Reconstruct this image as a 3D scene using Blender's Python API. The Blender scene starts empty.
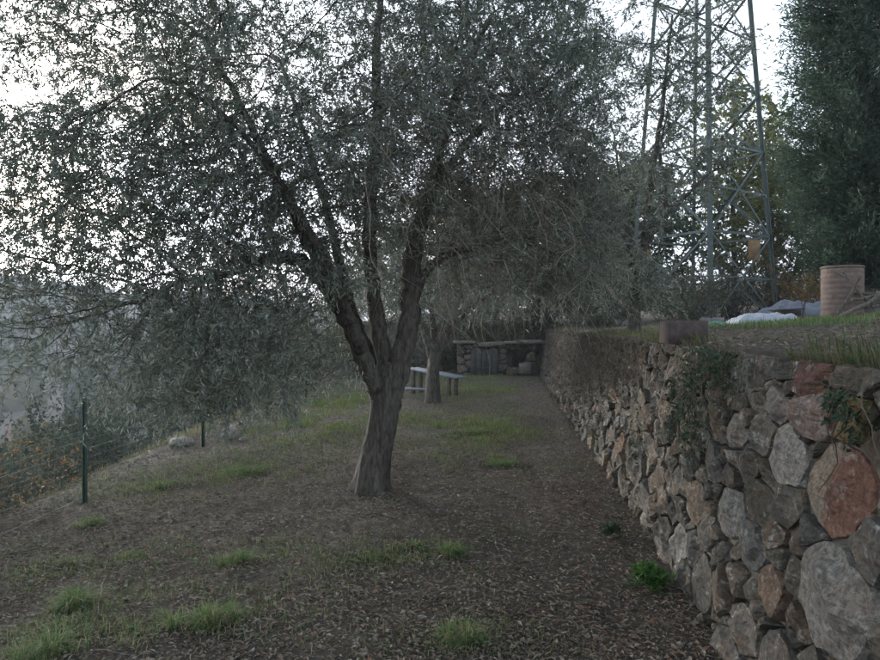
import bpy, math, random
import numpy as np
from mathutils import Vector, Matrix, noise as mnoise

random.seed(11)
RNG = np.random.default_rng(11)
SC = bpy.context.scene
COL = SC.collection
R = math.radians

# ------------------------------------------------------------------ camera
CAM_H, F, CX, HY = 1.6, 680.0, 440.0, 325.0      # eye height, focal length / centre / horizon in photo pixels
cam = bpy.data.cameras.new('camera'); cam_o = bpy.data.objects.new('camera', cam); COL.objects.link(cam_o)
cam_o.location = (0, 0, CAM_H); cam_o.rotation_euler = (R(90 - 0.42), 0, 0)
cam.sensor_width = 36; cam.lens = 36 * F / 880; cam.clip_start = 0.05; cam.clip_end = 8000
SC.camera = cam_o

# ------------------------------------------------------------------ sky, sun, exposure
SUN_AZ, SUN_EL = -35.0, 5.0                       # degrees: left of the view axis, above the horizon
world = bpy.data.worlds.new('World'); SC.world = world; world.use_nodes = True
wn, wl = world.node_tree.nodes, world.node_tree.links
wn.clear()
w_out = wn.new('ShaderNodeOutputWorld'); w_bg = wn.new('ShaderNodeBackground'); w_bg.inputs['Strength'].default_value = 0.15
sky = wn.new('ShaderNodeTexSky'); sky.sky_type = 'NISHITA'; sky.sun_disc = False
sky.sun_elevation = R(SUN_EL); sky.sun_rotation = R(SUN_AZ); sky.air_density = 1.0; sky.dust_density = 2.0
w_tc = wn.new('ShaderNodeTexCoord'); w_map = wn.new('ShaderNodeMapping'); w_map.inputs['Scale'].default_value = (1.0, 1.0, 2.6)
w_no = wn.new('ShaderNodeTexNoise'); w_no.inputs['Scale'].default_value = 2.1; w_no.inputs['Detail'].default_value = 8; w_no.inputs['Roughness'].default_value = 0.6
w_ra = wn.new('ShaderNodeMapRange'); w_ra.inputs[1].default_value = 0.36; w_ra.inputs[2].default_value = 0.62
w_ra.inputs[3].default_value = 0.6; w_ra.inputs[4].default_value = 1.0
w_bw = wn.new('ShaderNodeRGBToBW'); w_mu = wn.new('ShaderNodeMix'); w_mu.data_type = 'RGBA'; w_mu.blend_type = 'MULTIPLY'; w_mu.inputs[0].default_value = 1
w_mu.inputs[7].default_value = (0.86, 0.93, 1.06, 1)
w_mx = wn.new('ShaderNodeMix'); w_mx.data_type = 'RGBA'
wl.new(w_tc.outputs['Generated'], w_map.inputs['Vector']); wl.new(w_map.outputs[0], w_no.inputs['Vector'])
wl.new(w_no.outputs['Fac'], w_ra.inputs[0]); wl.new(sky.outputs[0], w_bw.inputs[0]); wl.new(w_bw.outputs[0], w_mu.inputs[6])
wl.new(w_ra.outputs[0], w_mx.inputs[0]); wl.new(sky.outputs[0], w_mx.inputs[6]); w_n2 = wn.new('ShaderNodeTexNoise'); w_n2.inputs['Scale'].default_value = 4.5; w_n2.inputs['Detail'].default_value = 6; wl.new(w_map.outputs[0], w_n2.inputs['Vector'])
w_r2 = wn.new('ShaderNodeMapRange'); w_r2.inputs[1].default_value = 0.35; w_r2.inputs[2].default_value = 0.65; w_r2.inputs[3].default_value = 0.6; w_r2.inputs[4].default_value = 1.0; wl.new(w_n2.outputs['Fac'], w_r2.inputs[0])
w_m3 = wn.new('ShaderNodeVectorMath'); w_m3.operation = 'SCALE'; wl.new(w_mu.outputs[2], w_m3.inputs[0]); wl.new(w_r2.outputs[0], w_m3.inputs['Scale']); wl.new(w_m3.outputs[0], w_mx.inputs[7])
wl.new(w_mx.outputs[2], w_bg.inputs['Color']); wl.new(w_bg.outputs[0], w_out.inputs['Surface'])
sun = bpy.data.lights.new('sun', 'SUN'); sun.energy = 1.5; sun.angle = R(14); sun.color = (1, 0.93, 0.84)
sun_o = bpy.data.objects.new('sun', sun); COL.objects.link(sun_o)
_sd = Vector((math.sin(R(SUN_AZ)) * math.cos(R(SUN_EL)), math.cos(R(SUN_AZ)) * math.cos(R(SUN_EL)), math.sin(R(SUN_EL))))
sun_o.rotation_euler = _sd.to_track_quat('Z', 'Y').to_euler(); sun_o.location = (-20, 25, 20)
SC.view_settings.view_transform = 'Standard'; SC.view_settings.look = 'None'
SC.view_settings.gamma = 1.0; SC.view_settings.use_curve_mapping = False
SC.view_settings.exposure = 3.3
SC.render.engine = 'CYCLES'
SC.cycles.use_denoising = True
SC.cycles.max_bounces = 8; SC.cycles.diffuse_bounces = 5; SC.cycles.transmission_bounces = 6; SC.cycles.volume_bounces = 1
SC.cycles.use_adaptive_sampling = True; SC.cycles.adaptive_threshold = 0.02

# ------------------------------------------------------------------ helpers
def tag(o, label=None, cat=None, group=None, kind=None):
    if label: o['label'] = label
    if cat: o['category'] = cat
    if group: o['group'] = group
    if kind: o['kind'] = kind
    return o

def empty(name, loc=(0, 0, 0), label=None, cat=None, group=None, rz=0):
    o = bpy.data.objects.new(name, None); COL.objects.link(o)
    o.location = loc; o.rotation_euler = (0, 0, rz); o.empty_display_size = 0.2
    return tag(o, label, cat, group)

def nrm(v):
    v = np.asarray(v, float)
    return v / np.maximum(np.linalg.norm(v, axis=-1, keepdims=True), 1e-9)

class Acc:
    """collects triangles; build() links them as one mesh object"""
    def __init__(s): s.v, s.f, s.t, s.n = [], [], [], 0
    def add(s, v, f, tint=None):
        v = np.asarray(v, np.float32).reshape(-1, 3); f = np.asarray(f, np.int64).reshape(-1, 3)
        s.v.append(v); s.f.append(f + s.n); s.n += len(v)
        t = np.ones((len(v), 3), np.float32) * (np.array(tint if tint is not None else (1, 1, 1), np.float32))
        s.t.append(t)
    def mesh(s, name, mat, smooth=True):
        v = np.concatenate(s.v); f = np.concatenate(s.f); t = np.concatenate(s.t)
        me = bpy.data.meshes.new(name)
        me.vertices.add(len(v)); me.vertices.foreach_set('co', v.ravel())
        me.loops.add(len(f) * 3); me.loops.foreach_set('vertex_index', f.ravel().astype(np.int32))
        me.polygons.add(len(f)); me.polygons.foreach_set('loop_start', np.arange(0, len(f) * 3, 3, dtype=np.int32))
        me.polygons.foreach_set('use_smooth', np.full(len(f), smooth, dtype=bool))
        me.update(calc_edges=True)
        a = me.color_attributes.new('tint', 'FLOAT_COLOR', 'POINT')
        a.data.foreach_set('color', np.concatenate([t, np.ones((len(t), 1), np.float32)], 1).ravel())
        me.materials.append(mat)
        return me
    def build(s, name, mat, parent=None, smooth=True, loc=None):
        o = bpy.data.objects.new(name, s.mesh(name, mat, smooth)); COL.objects.link(o)
        if parent is not None: o.parent = parent
        if loc is not None: o.location = loc
        return o

def copy_tree(o, parent=None):
    c = o.copy(); COL.objects.link(c); c.parent = parent
    for ch in list(o.children): copy_tree(ch, c)
    return c

def tube(acc, pts, rad, sides=6, tint=None, cap=True, lobes=None):
    pts = np.asarray(pts, float); rad = np.asarray(rad, float); n = len(pts)
    tan = nrm(np.gradient(pts, axis=0)) if n > 2 else nrm(np.repeat(pts[1:] - pts[:1], 2, 0))
    ref = np.array([1.0, 0.1, 0.0]) if abs(tan[0][2]) > 0.7 else np.array([0, 0, 1.0])
    u = nrm(np.cross(tan[0], ref)); ang = np.linspace(0, 2 * math.pi, sides, endpoint=False)
    V = []
    for i in range(n):
        u = nrm(u - tan[i] * np.dot(u, tan[i])); w = np.cross(tan[i], u)
        rr = rad[i] * (np.ones(sides) if lobes is None else lobes(ang, i / (n - 1)))
        V.append(pts[i] + (np.cos(ang) * rr)[:, None] * u + (np.sin(ang) * rr)[:, None] * w)
    V = np.concatenate(V); k = np.arange(sides); k2 = (k + 1) % sides
    Fs = []
    for i in range(n - 1):
        a, b, c, d = i * sides + k, i * sides + k2, (i + 1) * sides + k2, (i + 1) * sides + k
        Fs.append(np.stack([a, b, c], 1)); Fs.append(np.stack([a, c, d], 1))
    if cap:
        V = np.concatenate([V, pts[:1], pts[-1:]]); m = n * sides
        Fs.append(np.stack([k2, k, np.full(sides, m)], 1)); Fs.append(np.stack([(n - 1) * sides + k, (n - 1) * sides + k2, np.full(sides, m + 1)], 1))
    acc.add(V, np.concatenate(Fs), tint)

def smooth_line(pts, k=5):
    """Catmull-Rom through rows of any width"""
    p = np.asarray(pts, float); p = np.concatenate([[2 * p[0] - p[1]], p, [2 * p[-1] - p[-2]]]); out = []
    for i in range(1, len(p) - 2):
        for t in np.linspace(0, 1, k, endpoint=False):
            a, b, c, d = p[i - 1], p[i], p[i + 1], p[i + 2]
            out.append(0.5 * (2 * b + (c - a) * t + (2 * a - 5 * b + 4 * c - d) * t * t + (3 * b - a - 3 * c + d) * t ** 3))
    out.append(p[-2]); return np.array(out)

def box(acc, c, size, rz=0.0, ry=0.0, tint=None, bev=0.006, taper=1.0):
    """bevelled box: 24 corner vertices, chamfered"""
    hx, hy, hz = [s / 2 for s in size]; b = min(bev, 0.45 * min(hx, hy, hz)); V = []
    for sx in (-1, 1):
        for sy in (-1, 1):
            for sz in (-1, 1):
                tp = taper if sz > 0 else 1
                for ax in range(3):
                    q = [hx * tp - b, hy * tp - b, hz - b]; q[ax] = (hx * tp, hy * tp, hz)[ax]
                    V.append((sx * q[0], sy * q[1], sz * q[2]))
    import itertools
    bmv = np.array(V)
    idx = {}
    i = 0
    for s in itertools.product((-1, 1), repeat=3):
        for ax in range(3): idx[s + (ax,)] = i; i += 1
    Fq = []
    def quad(a, b_, c_, d): Fq.extend([(a, b_, c_), (a, c_, d)])
    for ax in range(3):
        o1, o2 = [k for k in range(3) if k != ax]
        for sg in (-1, 1):
            def K(s1, s2):
                s = [0, 0, 0]; s[ax] = sg; s[o1] = s1; s[o2] = s2; return tuple(s)
            quad(*[idx[K(*q) + (ax,)] for q in ((-1, -1), (1, -1), (1, 1), (-1, 1))])
        for s1 in (-1, 1):
            for s2 in (-1, 1):
                def E(sa, k):
                    s = [0, 0, 0]; s[ax] = sa; s[o1] = s1; s[o2] = s2; return idx[tuple(s) + (k,)]
                quad(E(-1, o1), E(1, o1), E(1, o2), E(-1, o2))
    for s in itertools.product((-1, 1), repeat=3): Fq.append((idx[s + (0,)], idx[s + (1,)], idx[s + (2,)]))
    Fq = np.array(Fq)
    ce = bmv[Fq].mean(1); nn = np.cross(bmv[Fq[:, 1]] - bmv[Fq[:, 0]], bmv[Fq[:, 2]] - bmv[Fq[:, 0]])
    fl = (ce * nn).sum(1) < 0; Fq[fl] = Fq[fl][:, ::-1]
    M = np.array((Matrix.Rotation(rz, 3, 'Z') @ Matrix.Rotation(ry, 3, 'Y')))
    acc.add(bmv @ M.T + np.array(c), Fq, tint)

def leaf_cards(acc, P, D, L, W, tint, rng, fold=0.25, flat=None):
    """two-triangle lanceolate leaves: rows of positions, unit directions, lengths, widths, colours"""
    n = len(P)
    if n == 0: return
    N = rng.normal(size=(n, 3)) if flat is None else np.array(flat) + 0.45 * rng.normal(size=(n, 3))
    S = nrm(np.cross(D, N)); N = nrm(np.cross(S, D))
    L = np.asarray(L)[:, None]; W = np.asarray(W)[:, None]
    mid = P + D * L * 0.45 + N * W * fold
    V = np.stack([P, mid + S * W * 0.5, P + D * L - N * L * 0.06, mid - S * W * 0.5], 1).reshape(-1, 3)
    b = np.arange(n) * 4
    Fc = np.concatenate([np.stack([b, b + 1, b + 2], 1), np.stack([b, b + 2, b + 3], 1)])
    acc.add(V, Fc, np.repeat(np.asarray(tint, float), 4, 0))

def blades(acc, P, H, W, tint, rng, lean=0.5, az=None):
    """curved three-triangle grass blades"""
    n = len(P)
    if n == 0: return
    a = rng.uniform(0, 2 * math.pi, n) if az is None else az
    d = np.stack([np.cos(a), np.sin(a), np.zeros(n)], 1); s = np.stack([-np.sin(a), np.cos(a), np.zeros(n)], 1)
    H = np.asarray(H)[:, None]; W = np.asarray(W)[:, None]; ln = (rng.uniform(0.15, 1, n) * lean)[:, None]
    up = np.array([0, 0, 1.0])
    m = P + up * H * 0.6 + d * H * ln * 0.35; t = P + up * H * (1 - 0.35 * ln) + d * H * ln
    V = np.stack([P - s * W / 2, P + s * W / 2, m - s * W * 0.4, m + s * W * 0.4, t], 1).reshape(-1, 3)
    b = np.arange(n) * 5
    Fc = np.concatenate([np.stack([b, b + 1, b + 3], 1), np.stack([b, b + 3, b + 2], 1), np.stack([b + 2, b + 3, b + 4], 1)])
    acc.add(V, Fc, np.repeat(np.asarray(tint, float), 5, 0))

def vnoise(x, y, seed=0):
    """smooth value noise, vectorised, -1..1"""
    x = np.asarray(x, float); y = np.asarray(y, float)
    xi = np.floor(x).astype(np.int64); yi = np.floor(y).astype(np.int64); fx = x - xi; fy = y - yi
    def h(a, b):
        k = (a * 374761393 + b * 668265263 + seed * 982451653) & 0x7fffffff
        k = ((k ^ (k >> 13)) * 1274126177) & 0x7fffffff
        return ((k ^ (k >> 16)) & 0xffff) / 32767.5 - 1
    sx = fx * fx * (3 - 2 * fx); sy = fy * fy * (3 - 2 * fy)
    return (h(xi, yi) * (1 - sx) + h(xi + 1, yi) * sx) * (1 - sy) + (h(xi, yi + 1) * (1 - sx) + h(xi + 1, yi + 1) * sx) * sy

def sstep(a, b, x):
    t = np.clip((np.asarray(x, float) - a) / (b - a), 0, 1); return t * t * (3 - 2 * t)

def at(px, py, Y):
    """the point at depth Y that the photo pixel looks at"""
    return np.array([(px - CX) / F * Y, Y, CAM_H + (HY - py) / F * Y])

# ------------------------------------------------------------------ materials
def material(name, rough=0.85, spec=0.25):
    m = bpy.data.materials.new(name); m.use_nodes = True
    nt = m.node_tree; b = nt.nodes['Principled BSDF']
    b.inputs['Roughness'].default_value = rough; b.inputs['Specular IOR Level'].default_value = spec
    return m, nt.nodes, nt.links, b

def mixc(n, l, a, b, fac, mode='MIX'):
    x = n.new('ShaderNodeMix'); x.data_type = 'RGBA'; x.blend_type = mode
    for sock, val in ((x.inputs[0], fac), (x.inputs[6], a), (x.inputs[7], b)):
        if hasattr(val, 'is_linked'): l.new(val, sock)
        elif isinstance(val, (int, float)): sock.default_value = val
        else: sock.default_value = (*val, 1)
    return x.outputs[2]

def nz(n, l, scale, detail=6, rough=0.6, vec=None, dist=0.0):
    t = n.new('ShaderNodeTexNoise'); t.inputs['Scale'].default_value = scale; t.inputs['Detail'].default_value = detail
    t.inputs['Roughness'].default_value = rough; t.inputs['Distortion'].default_value = dist
    if vec is not None: l.new(vec, t.inputs['Vector'])
    return t.outputs['Fac']

def ramp(n, l, src, a, b, lo=0.0, hi=1.0):
    m = n.new('ShaderNodeMapRange'); m.inputs[1].default_value = a; m.inputs[2].default_value = b
    m.inputs[3].default_value = lo; m.inputs[4].default_value = hi; l.new(src, m.inputs[0]); return m.outputs[0]

def bump(n, l, b, h, strength=0.5, dist=0.02):
    k = n.new('ShaderNodeBump'); k.inputs['Strength'].default_value = strength; k.inputs['Distance'].default_value = dist
    l.new(h, k.inputs['Height']); l.new(k.outputs[0], b.inputs['Normal'])

def tintnode(n):
    a = n.new('ShaderNodeAttribute'); a.attribute_name = 'tint'; return a.outputs['Color']

def coords(n, which='Object'): return n.new('ShaderNodeTexCoord').outputs[which]

def leaf_material(name, rough=0.5, trans=0.25, spec=0.3):
    m, n, l, b = material(name, rough, spec)
    t = tintnode(n); l.new(t, b.inputs['Base Color'])
    tr = n.new('ShaderNodeBsdfTranslucent'); l.new(t, tr.inputs['Color'])
    mx = n.new('ShaderNodeMixShader'); mx.inputs[0].default_value = trans
    l.new(b.outputs[0], mx.inputs[1]); l.new(tr.outputs[0], mx.inputs[2]); l.new(mx.outputs[0], n['Material Output'].inputs['Surface'])
    return m

def tint_material(name, rough=0.85, scale=30.0, amount=0.45, bs=0.4, bd=0.01, spec=0.25, stretch=None):
    m, n, l, b = material(name, rough, spec)
    v = coords(n)
    if stretch:
        mp = n.new('ShaderNodeMapping'); mp.inputs['Scale'].default_value = stretch; l.new(v, mp.inputs[0]); v = mp.outputs[0]
    f = nz(n, l, scale, 7, 0.65, v)
    k = ramp(n, l, f, 0.3, 0.7, 1 - amount, 1 + amount)
    g = n.new('ShaderNodeCombineColor')
    for s in g.inputs: l.new(k, s)
    l.new(mixc(n, l, tintnode(n), g.outputs[0], 1.0, 'MULTIPLY'), b.inputs['Base Color'])
    bump(n, l, b, f, bs, bd)
    return m

M = {}
M['olive_leaf'] = leaf_material('olive_leaf', 0.5, 0.34, 0.25)
M['leaf'] = leaf_material('leaf', 0.55, 0.36, 0.2)
M['far_foliage'] = leaf_material('far_foliage', 1.0, 0.0, 0.0)
M['grass'] = leaf_material('grass', 0.8, 0.3, 0.08)
M['litter'] = leaf_material('litter', 0.9, 0.08, 0.1)
M['bark'] = tint_material('bark', 0.92, 34, 0.7, 1.0, 0.035, 0.15, (1, 1, 0.28))
M['twig'] = tint_material('twig', 0.9, 60, 0.35, 0.3, 0.004, 0.15)
M['steel'] = tint_material('painted_steel', 0.55, 14, 0.3, 0.1, 0.002, 0.4)
M['wood'] = tint_material('weathered_wood', 0.85, 22, 0.4, 0.4, 0.004, 0.2, (0.2, 1, 1))
M['cloth'] = tint_material('tarpaulin', 0.55, 9, 0.18, 0.35, 0.02, 0.35)
M['clay'] = tint_material('fired_clay', 0.85, 12, 0.3, 0.3, 0.006, 0.2)
M['box'] = tint_material('dark_painted_box', 0.8, 18, 0.4, 0.2, 0.003, 0.25)

STONE_GAIN = 1.0
def stone_material(name):
    m, n, l, b = material(name, 0.9, 0.2)
    v = coords(n)
    oi = n.new('ShaderNodeObjectInfo'); add = n.new('ShaderNodeVectorMath'); add.operation = 'ADD'
    sc = n.new('ShaderNodeVectorMath'); sc.operation = 'SCALE'; sc.inputs['Scale'].default_value = 37.0
    cb = n.new('ShaderNodeCombineXYZ'); [l.new(oi.outputs['Random'], cb.inputs[i]) for i in range(3)]
    l.new(cb.outputs[0], sc.inputs[0]); l.new(v, add.inputs[0]); l.new(sc.outputs[0], add.inputs[1]); v = add.outputs[0]
    sg = n.new('ShaderNodeVectorMath'); sg.operation = 'SCALE'; sg.inputs['Scale'].default_value = STONE_GAIN; l.new(tintnode(n), sg.inputs[0]); t = sg.outputs[0]
    big, fine, speck = nz(n, l, 6, 4, 0.6, v, 0.6), nz(n, l, 38, 8, 0.7, v), nz(n, l, 90, 3, 0.5, v)
    mp = n.new('ShaderNodeMapping'); mp.inputs['Rotation'].default_value = (0.5, 0.25, 0.3); mp.inputs['Scale'].default_value = (9, 3, 42); l.new(v, mp.inputs[0])
    strata = nz(n, l, 1.0, 4, 0.55, mp.outputs[0], 0.3)
    c = mixc(n, l, t, mixc(n, l, t, (0.22, 0.13, 0.075), 0.5), ramp(n, l, big, 0.5, 0.68, 0, 0.6))
    c = mixc(n, l, c, (0.33, 0.32, 0.285), ramp(n, l, nz(n, l, 13, 8, 0.75, v), 0.55, 0.62, 0, 0.6))
    k = ramp(n, l, fine, 0.35, 0.65, 0.5, 1.45); g = n.new('ShaderNodeCombineColor'); [l.new(k, s) for s in g.inputs]
    c = mixc(n, l, c, g.outputs[0], 1.0, 'MULTIPLY')
    k2 = ramp(n, l, strata, 0.35, 0.65, 0.84, 1.14); g2 = n.new('ShaderNodeCombineColor'); [l.new(k2, s) for s in g2.inputs]
    c = mixc(n, l, c, g2.outputs[0], 1.0, 'MULTIPLY')
    c = mixc(n, l, c, (0.07, 0.085, 0.045), ramp(n, l, speck, 0.57, 0.63, 0, 0.6))
    l.new(c, b.inputs['Base Color'])
    vo = n.new('ShaderNodeTexVoronoi'); vo.feature = 'DISTANCE_TO_EDGE'; vo.inputs['Scale'].default_value = 8; l.new(mp.outputs[0], vo.inputs['Vector']); vo.inputs['Scale'].default_value = 0.8
    kc = ramp(n, l, vo.outputs['Distance'], 0.0, 0.02, 0.8, 1.0); gc = n.new('ShaderNodeCombineColor'); [l.new(kc, s_) for s_ in gc.inputs]; c = mixc(n, l, c, gc.outputs[0], 1.0, 'MULTIPLY'); l.new(c, b.inputs['Base Color'])
    ad = n.new('ShaderNodeMath'); ad.operation = 'ADD'; l.new(fine, ad.inputs[0]); l.new(strata, ad.inputs[1])
    bump(n, l, b, ad.outputs[0], 0.9, 0.022)
    return m
M['stone'] = stone_material('schist_stone')

def ground_material():
    m, n, l, b = material('soil_and_turf', 0.97, 0.1)
    v = coords(n)
    big, mid, fine = nz(n, l, 0.55, 5, 0.6, v), nz(n, l, 5, 6, 0.65, v), nz(n, l, 55, 8, 0.75, v)
    c = mixc(n, l, (0.066, 0.059, 0.051), (0.108, 0.097, 0.083), ramp(n, l, mid, 0.3, 0.7))
    c = mixc(n, l, c, (0.16, 0.143, 0.122), ramp(n, l, fine, 0.56, 0.75, 0, 0.8))
    c = mixc(n, l, c, (0.08, 0.092, 0.04), ramp(n, l, big, 0.5, 0.68, 0, 0.55))
    l.new(c, b.inputs['Base Color'])
    bump(n, l, b, fine, 0.9, 0.03)
    return m
M['ground'] = ground_material()

# ------------------------------------------------------------------ terrain
BATTER, WALL_H, WALL_Y1 = 0.172, 1.45, 22.0
def wall_x(y): return 1.05 + 0.0985 * np.clip(y, -6, 24)

def ground_z(x, y, rough=True):
    x = np.asarray(x, float); y = np.asarray(y, float); d = x - wall_x(y)
    s = np.maximum(0, -x - 4.25); s = np.sqrt(s * s + 0.09) - 0.3
    low = -0.082 * np.clip(-x - 0.6, 0, 3.6) - 28 * (1 - np.exp(-s * 0.62 / 28))
    hill = 54 * np.exp(-((x + 330) / 230) ** 2 / 2 - ((y - 330) / 140) ** 2 / 2) + 112 * np.exp(-((x + 680) / 330) ** 2 / 2 - ((y - 1700) / 260) ** 2 / 2)
    hill = hill + 60 * np.exp(-((x + 1250) / 330) ** 2 / 2 - ((y - 900) / 400) ** 2 / 2)
    low = low + hill * sstep(15, 60, s) * (1 + 0.10 * vnoise(x / 60, y / 60, 3) + 0.05 * vnoise(x / 21, y / 21, 4))
    back = sstep(23.2, 28, y) * sstep(-7, -3.5, x)
    low = low + (1.7 + 0.02 * np.clip(y - 28, 0, 120) - low) * back
    up = 1.45 + 0.06 * np.clip(d - 0.3, 0, 8) + 0.14 * np.clip(d - 8, 0, 60) + 0.02 * np.clip(y - 28, 0, 120)
    z = low + (up - low) * np.clip((d - 0.12) / 0.26, 0, 1)
    if rough: z = z + (0.028 * vnoise(x * 1.1, y * 1.1, 1) + 0.014 * vnoise(x * 3.7, y * 3.7, 2)) * sstep(-0.05, -0.4, np.where(d < 0.2, d, -d + 0.4))
    return z

def on_ground(px, py, y0=1.0, y1=60.0):
    ys = np.linspace(y0, y1, 6000); xs = (px - CX) / F * ys; zr = CAM_H + (HY - py) / F * ys
    hit = zr <= ground_z(xs, ys) + 0.02; assert hit.any(), (px, py); k = np.argmax(hit)
    return np.array([xs[k], ys[k], ground_z(xs[k], ys[k])])

def geo(a, b, first, g):
    out = [a]; s = first
    while out[-1] < b: out.append(out[-1] + s); s *= g
    return out
du = sorted(set([-q for q in geo(5.6, 2500, 0.2, 1.12)] + list(np.arange(-5.5, -0.2, 0.11)) + [-0.2, -0.1, 0, 0.06, 0.12, 0.19, 0.25, 0.32, 0.38, 0.46, 0.56, 0.7] + list(np.arange(0.9, 8, 0.25)) + geo(8.1, 2500, 0.4, 1.14)))
vy = sorted(set([-q for q in geo(1, 400, 0.5, 1.2)] + list(np.arange(-0.8, 12, 0.12)) + list(np.arange(12, 26, 0.3)) + geo(26, 2500, 0.4, 1.06)))
du, vy = np.array(du), np.array(vy)
gy, gu = np.meshgrid(vy, du, indexing='ij'); gx = gu + wall_x(gy); gz = ground_z(gx, gy)
nv, nu = gx.shape; ii = (np.arange(nv - 1)[:, None] * nu + np.arange(nu - 1)[None]).ravel()
A = Acc(); A.add(np.stack([gx.ravel(), gy.ravel(), gz.ravel()], 1), np.concatenate([np.stack([ii, ii + 1, ii + nu + 1], 1), np.stack([ii, ii + nu + 1, ii + nu], 1)]))
tag(A.build('ground', M['ground']), 'leaf-strewn terrace ground with grass, falling away to the valley', kind='structure')

# ------------------------------------------------------------------ trees
def colonize(seed, attr, step, infl, kill, iters, trop=(0, 0, 0), jit=0.18, rng=RNG, cap=24000):
    pos = np.zeros((cap, 3)); par = np.full(cap, -1); nch = np.zeros(cap, int); n = len(seed); pos[:n] = seed
    attr = attr.copy()
    D = np.linalg.norm(attr[:, None] - pos[None, :n], axis=2); near = D.argmin(1); dist = D.min(1)
    for it in range(iters):
        act = dist < infl
        if not act.any() or n > cap - 800: break
        acc = np.zeros((n, 3)); np.add.at(acc, near[act], nrm(attr[act] - pos[near[act]]))
        src = np.unique(near[act]); src = src[nch[src] < 4]
        if len(src) == 0: break
        v = nrm(nrm(acc[src]) + jit * rng.normal(size=(len(src), 3)) + np.array(trop))
        new = pos[src] + step * v; k = len(new)
        pos[n:n + k] = new; par[n:n + k] = src; nch[src] += 1
        D = np.linalg.norm(attr[:, None] - new[None], axis=2); m = D.argmin(1); dm = D[np.arange(len(attr)), m]
        up = dm < dist; near[up] = m[up] + n; dist[up] = dm[up]; n += k
        keep = dist > kill; attr, near, dist = attr[keep], near[keep], dist[keep]
        if len(attr) == 0: break
    return pos[:n], par[:n]

def in_ellipsoids(ells, count, rng, shell=0.45, gap=0.0, freq=0.9, seed=5):
    """points spread through ellipsoids (centre, radii, weight), denser to the outside, thinned in patches"""
    w = np.array([e[2] for e in ells], float); out = []
    pick = rng.choice(len(ells), size=count, p=w / w.sum())
    d = nrm(rng.normal(size=(count, 3))); r = rng.uniform(shell ** 3, 1, count) ** (1 / 3)
    c = np.array([e[0] for e in ells], float)[pick]; rr = np.array([e[1] for e in ells], float)[pick]
    p = c + d * r[:, None] * rr
    if gap > -1:
        g = vnoise(p[:, 0] * freq + p[:, 2] * 0.7, p[:, 2] * freq - p[:, 1] * 0.8, seed) + 0.5 * vnoise(p[:, 0] * freq * 2.1, p[:, 2] * freq * 2.1 + p[:, 1], seed + 1)
        p = p[g > gap]
    return p

def skeleton(pos, par, nseed, tip, expo, rmax):
    n = len(pos); kids = [[] for _ in range(n)]
    for i in range(nseed, n): kids[par[i]].append(i)
    rad = np.zeros(n)
    for i in range(n - 1, nseed - 1, -1):
        rad[i] = tip if not kids[i] else sum(rad[c] ** expo for c in kids[i]) ** (1 / expo)
    rad = np.minimum(rad, rmax)
    chains = []
    main = {}
    for i in range(nseed, n):
        if kids[i]: main[i] = max(kids[i], key=lambda c: rad[c])
    for i in range(nseed, n):
        p = par[i]
        if p < nseed or main.get(p) != i:
            ch = [p, i]
            while ch[-1] in main: ch.append(main[ch[-1]])
            chains.append(ch)
    return rad, kids, chains

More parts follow.
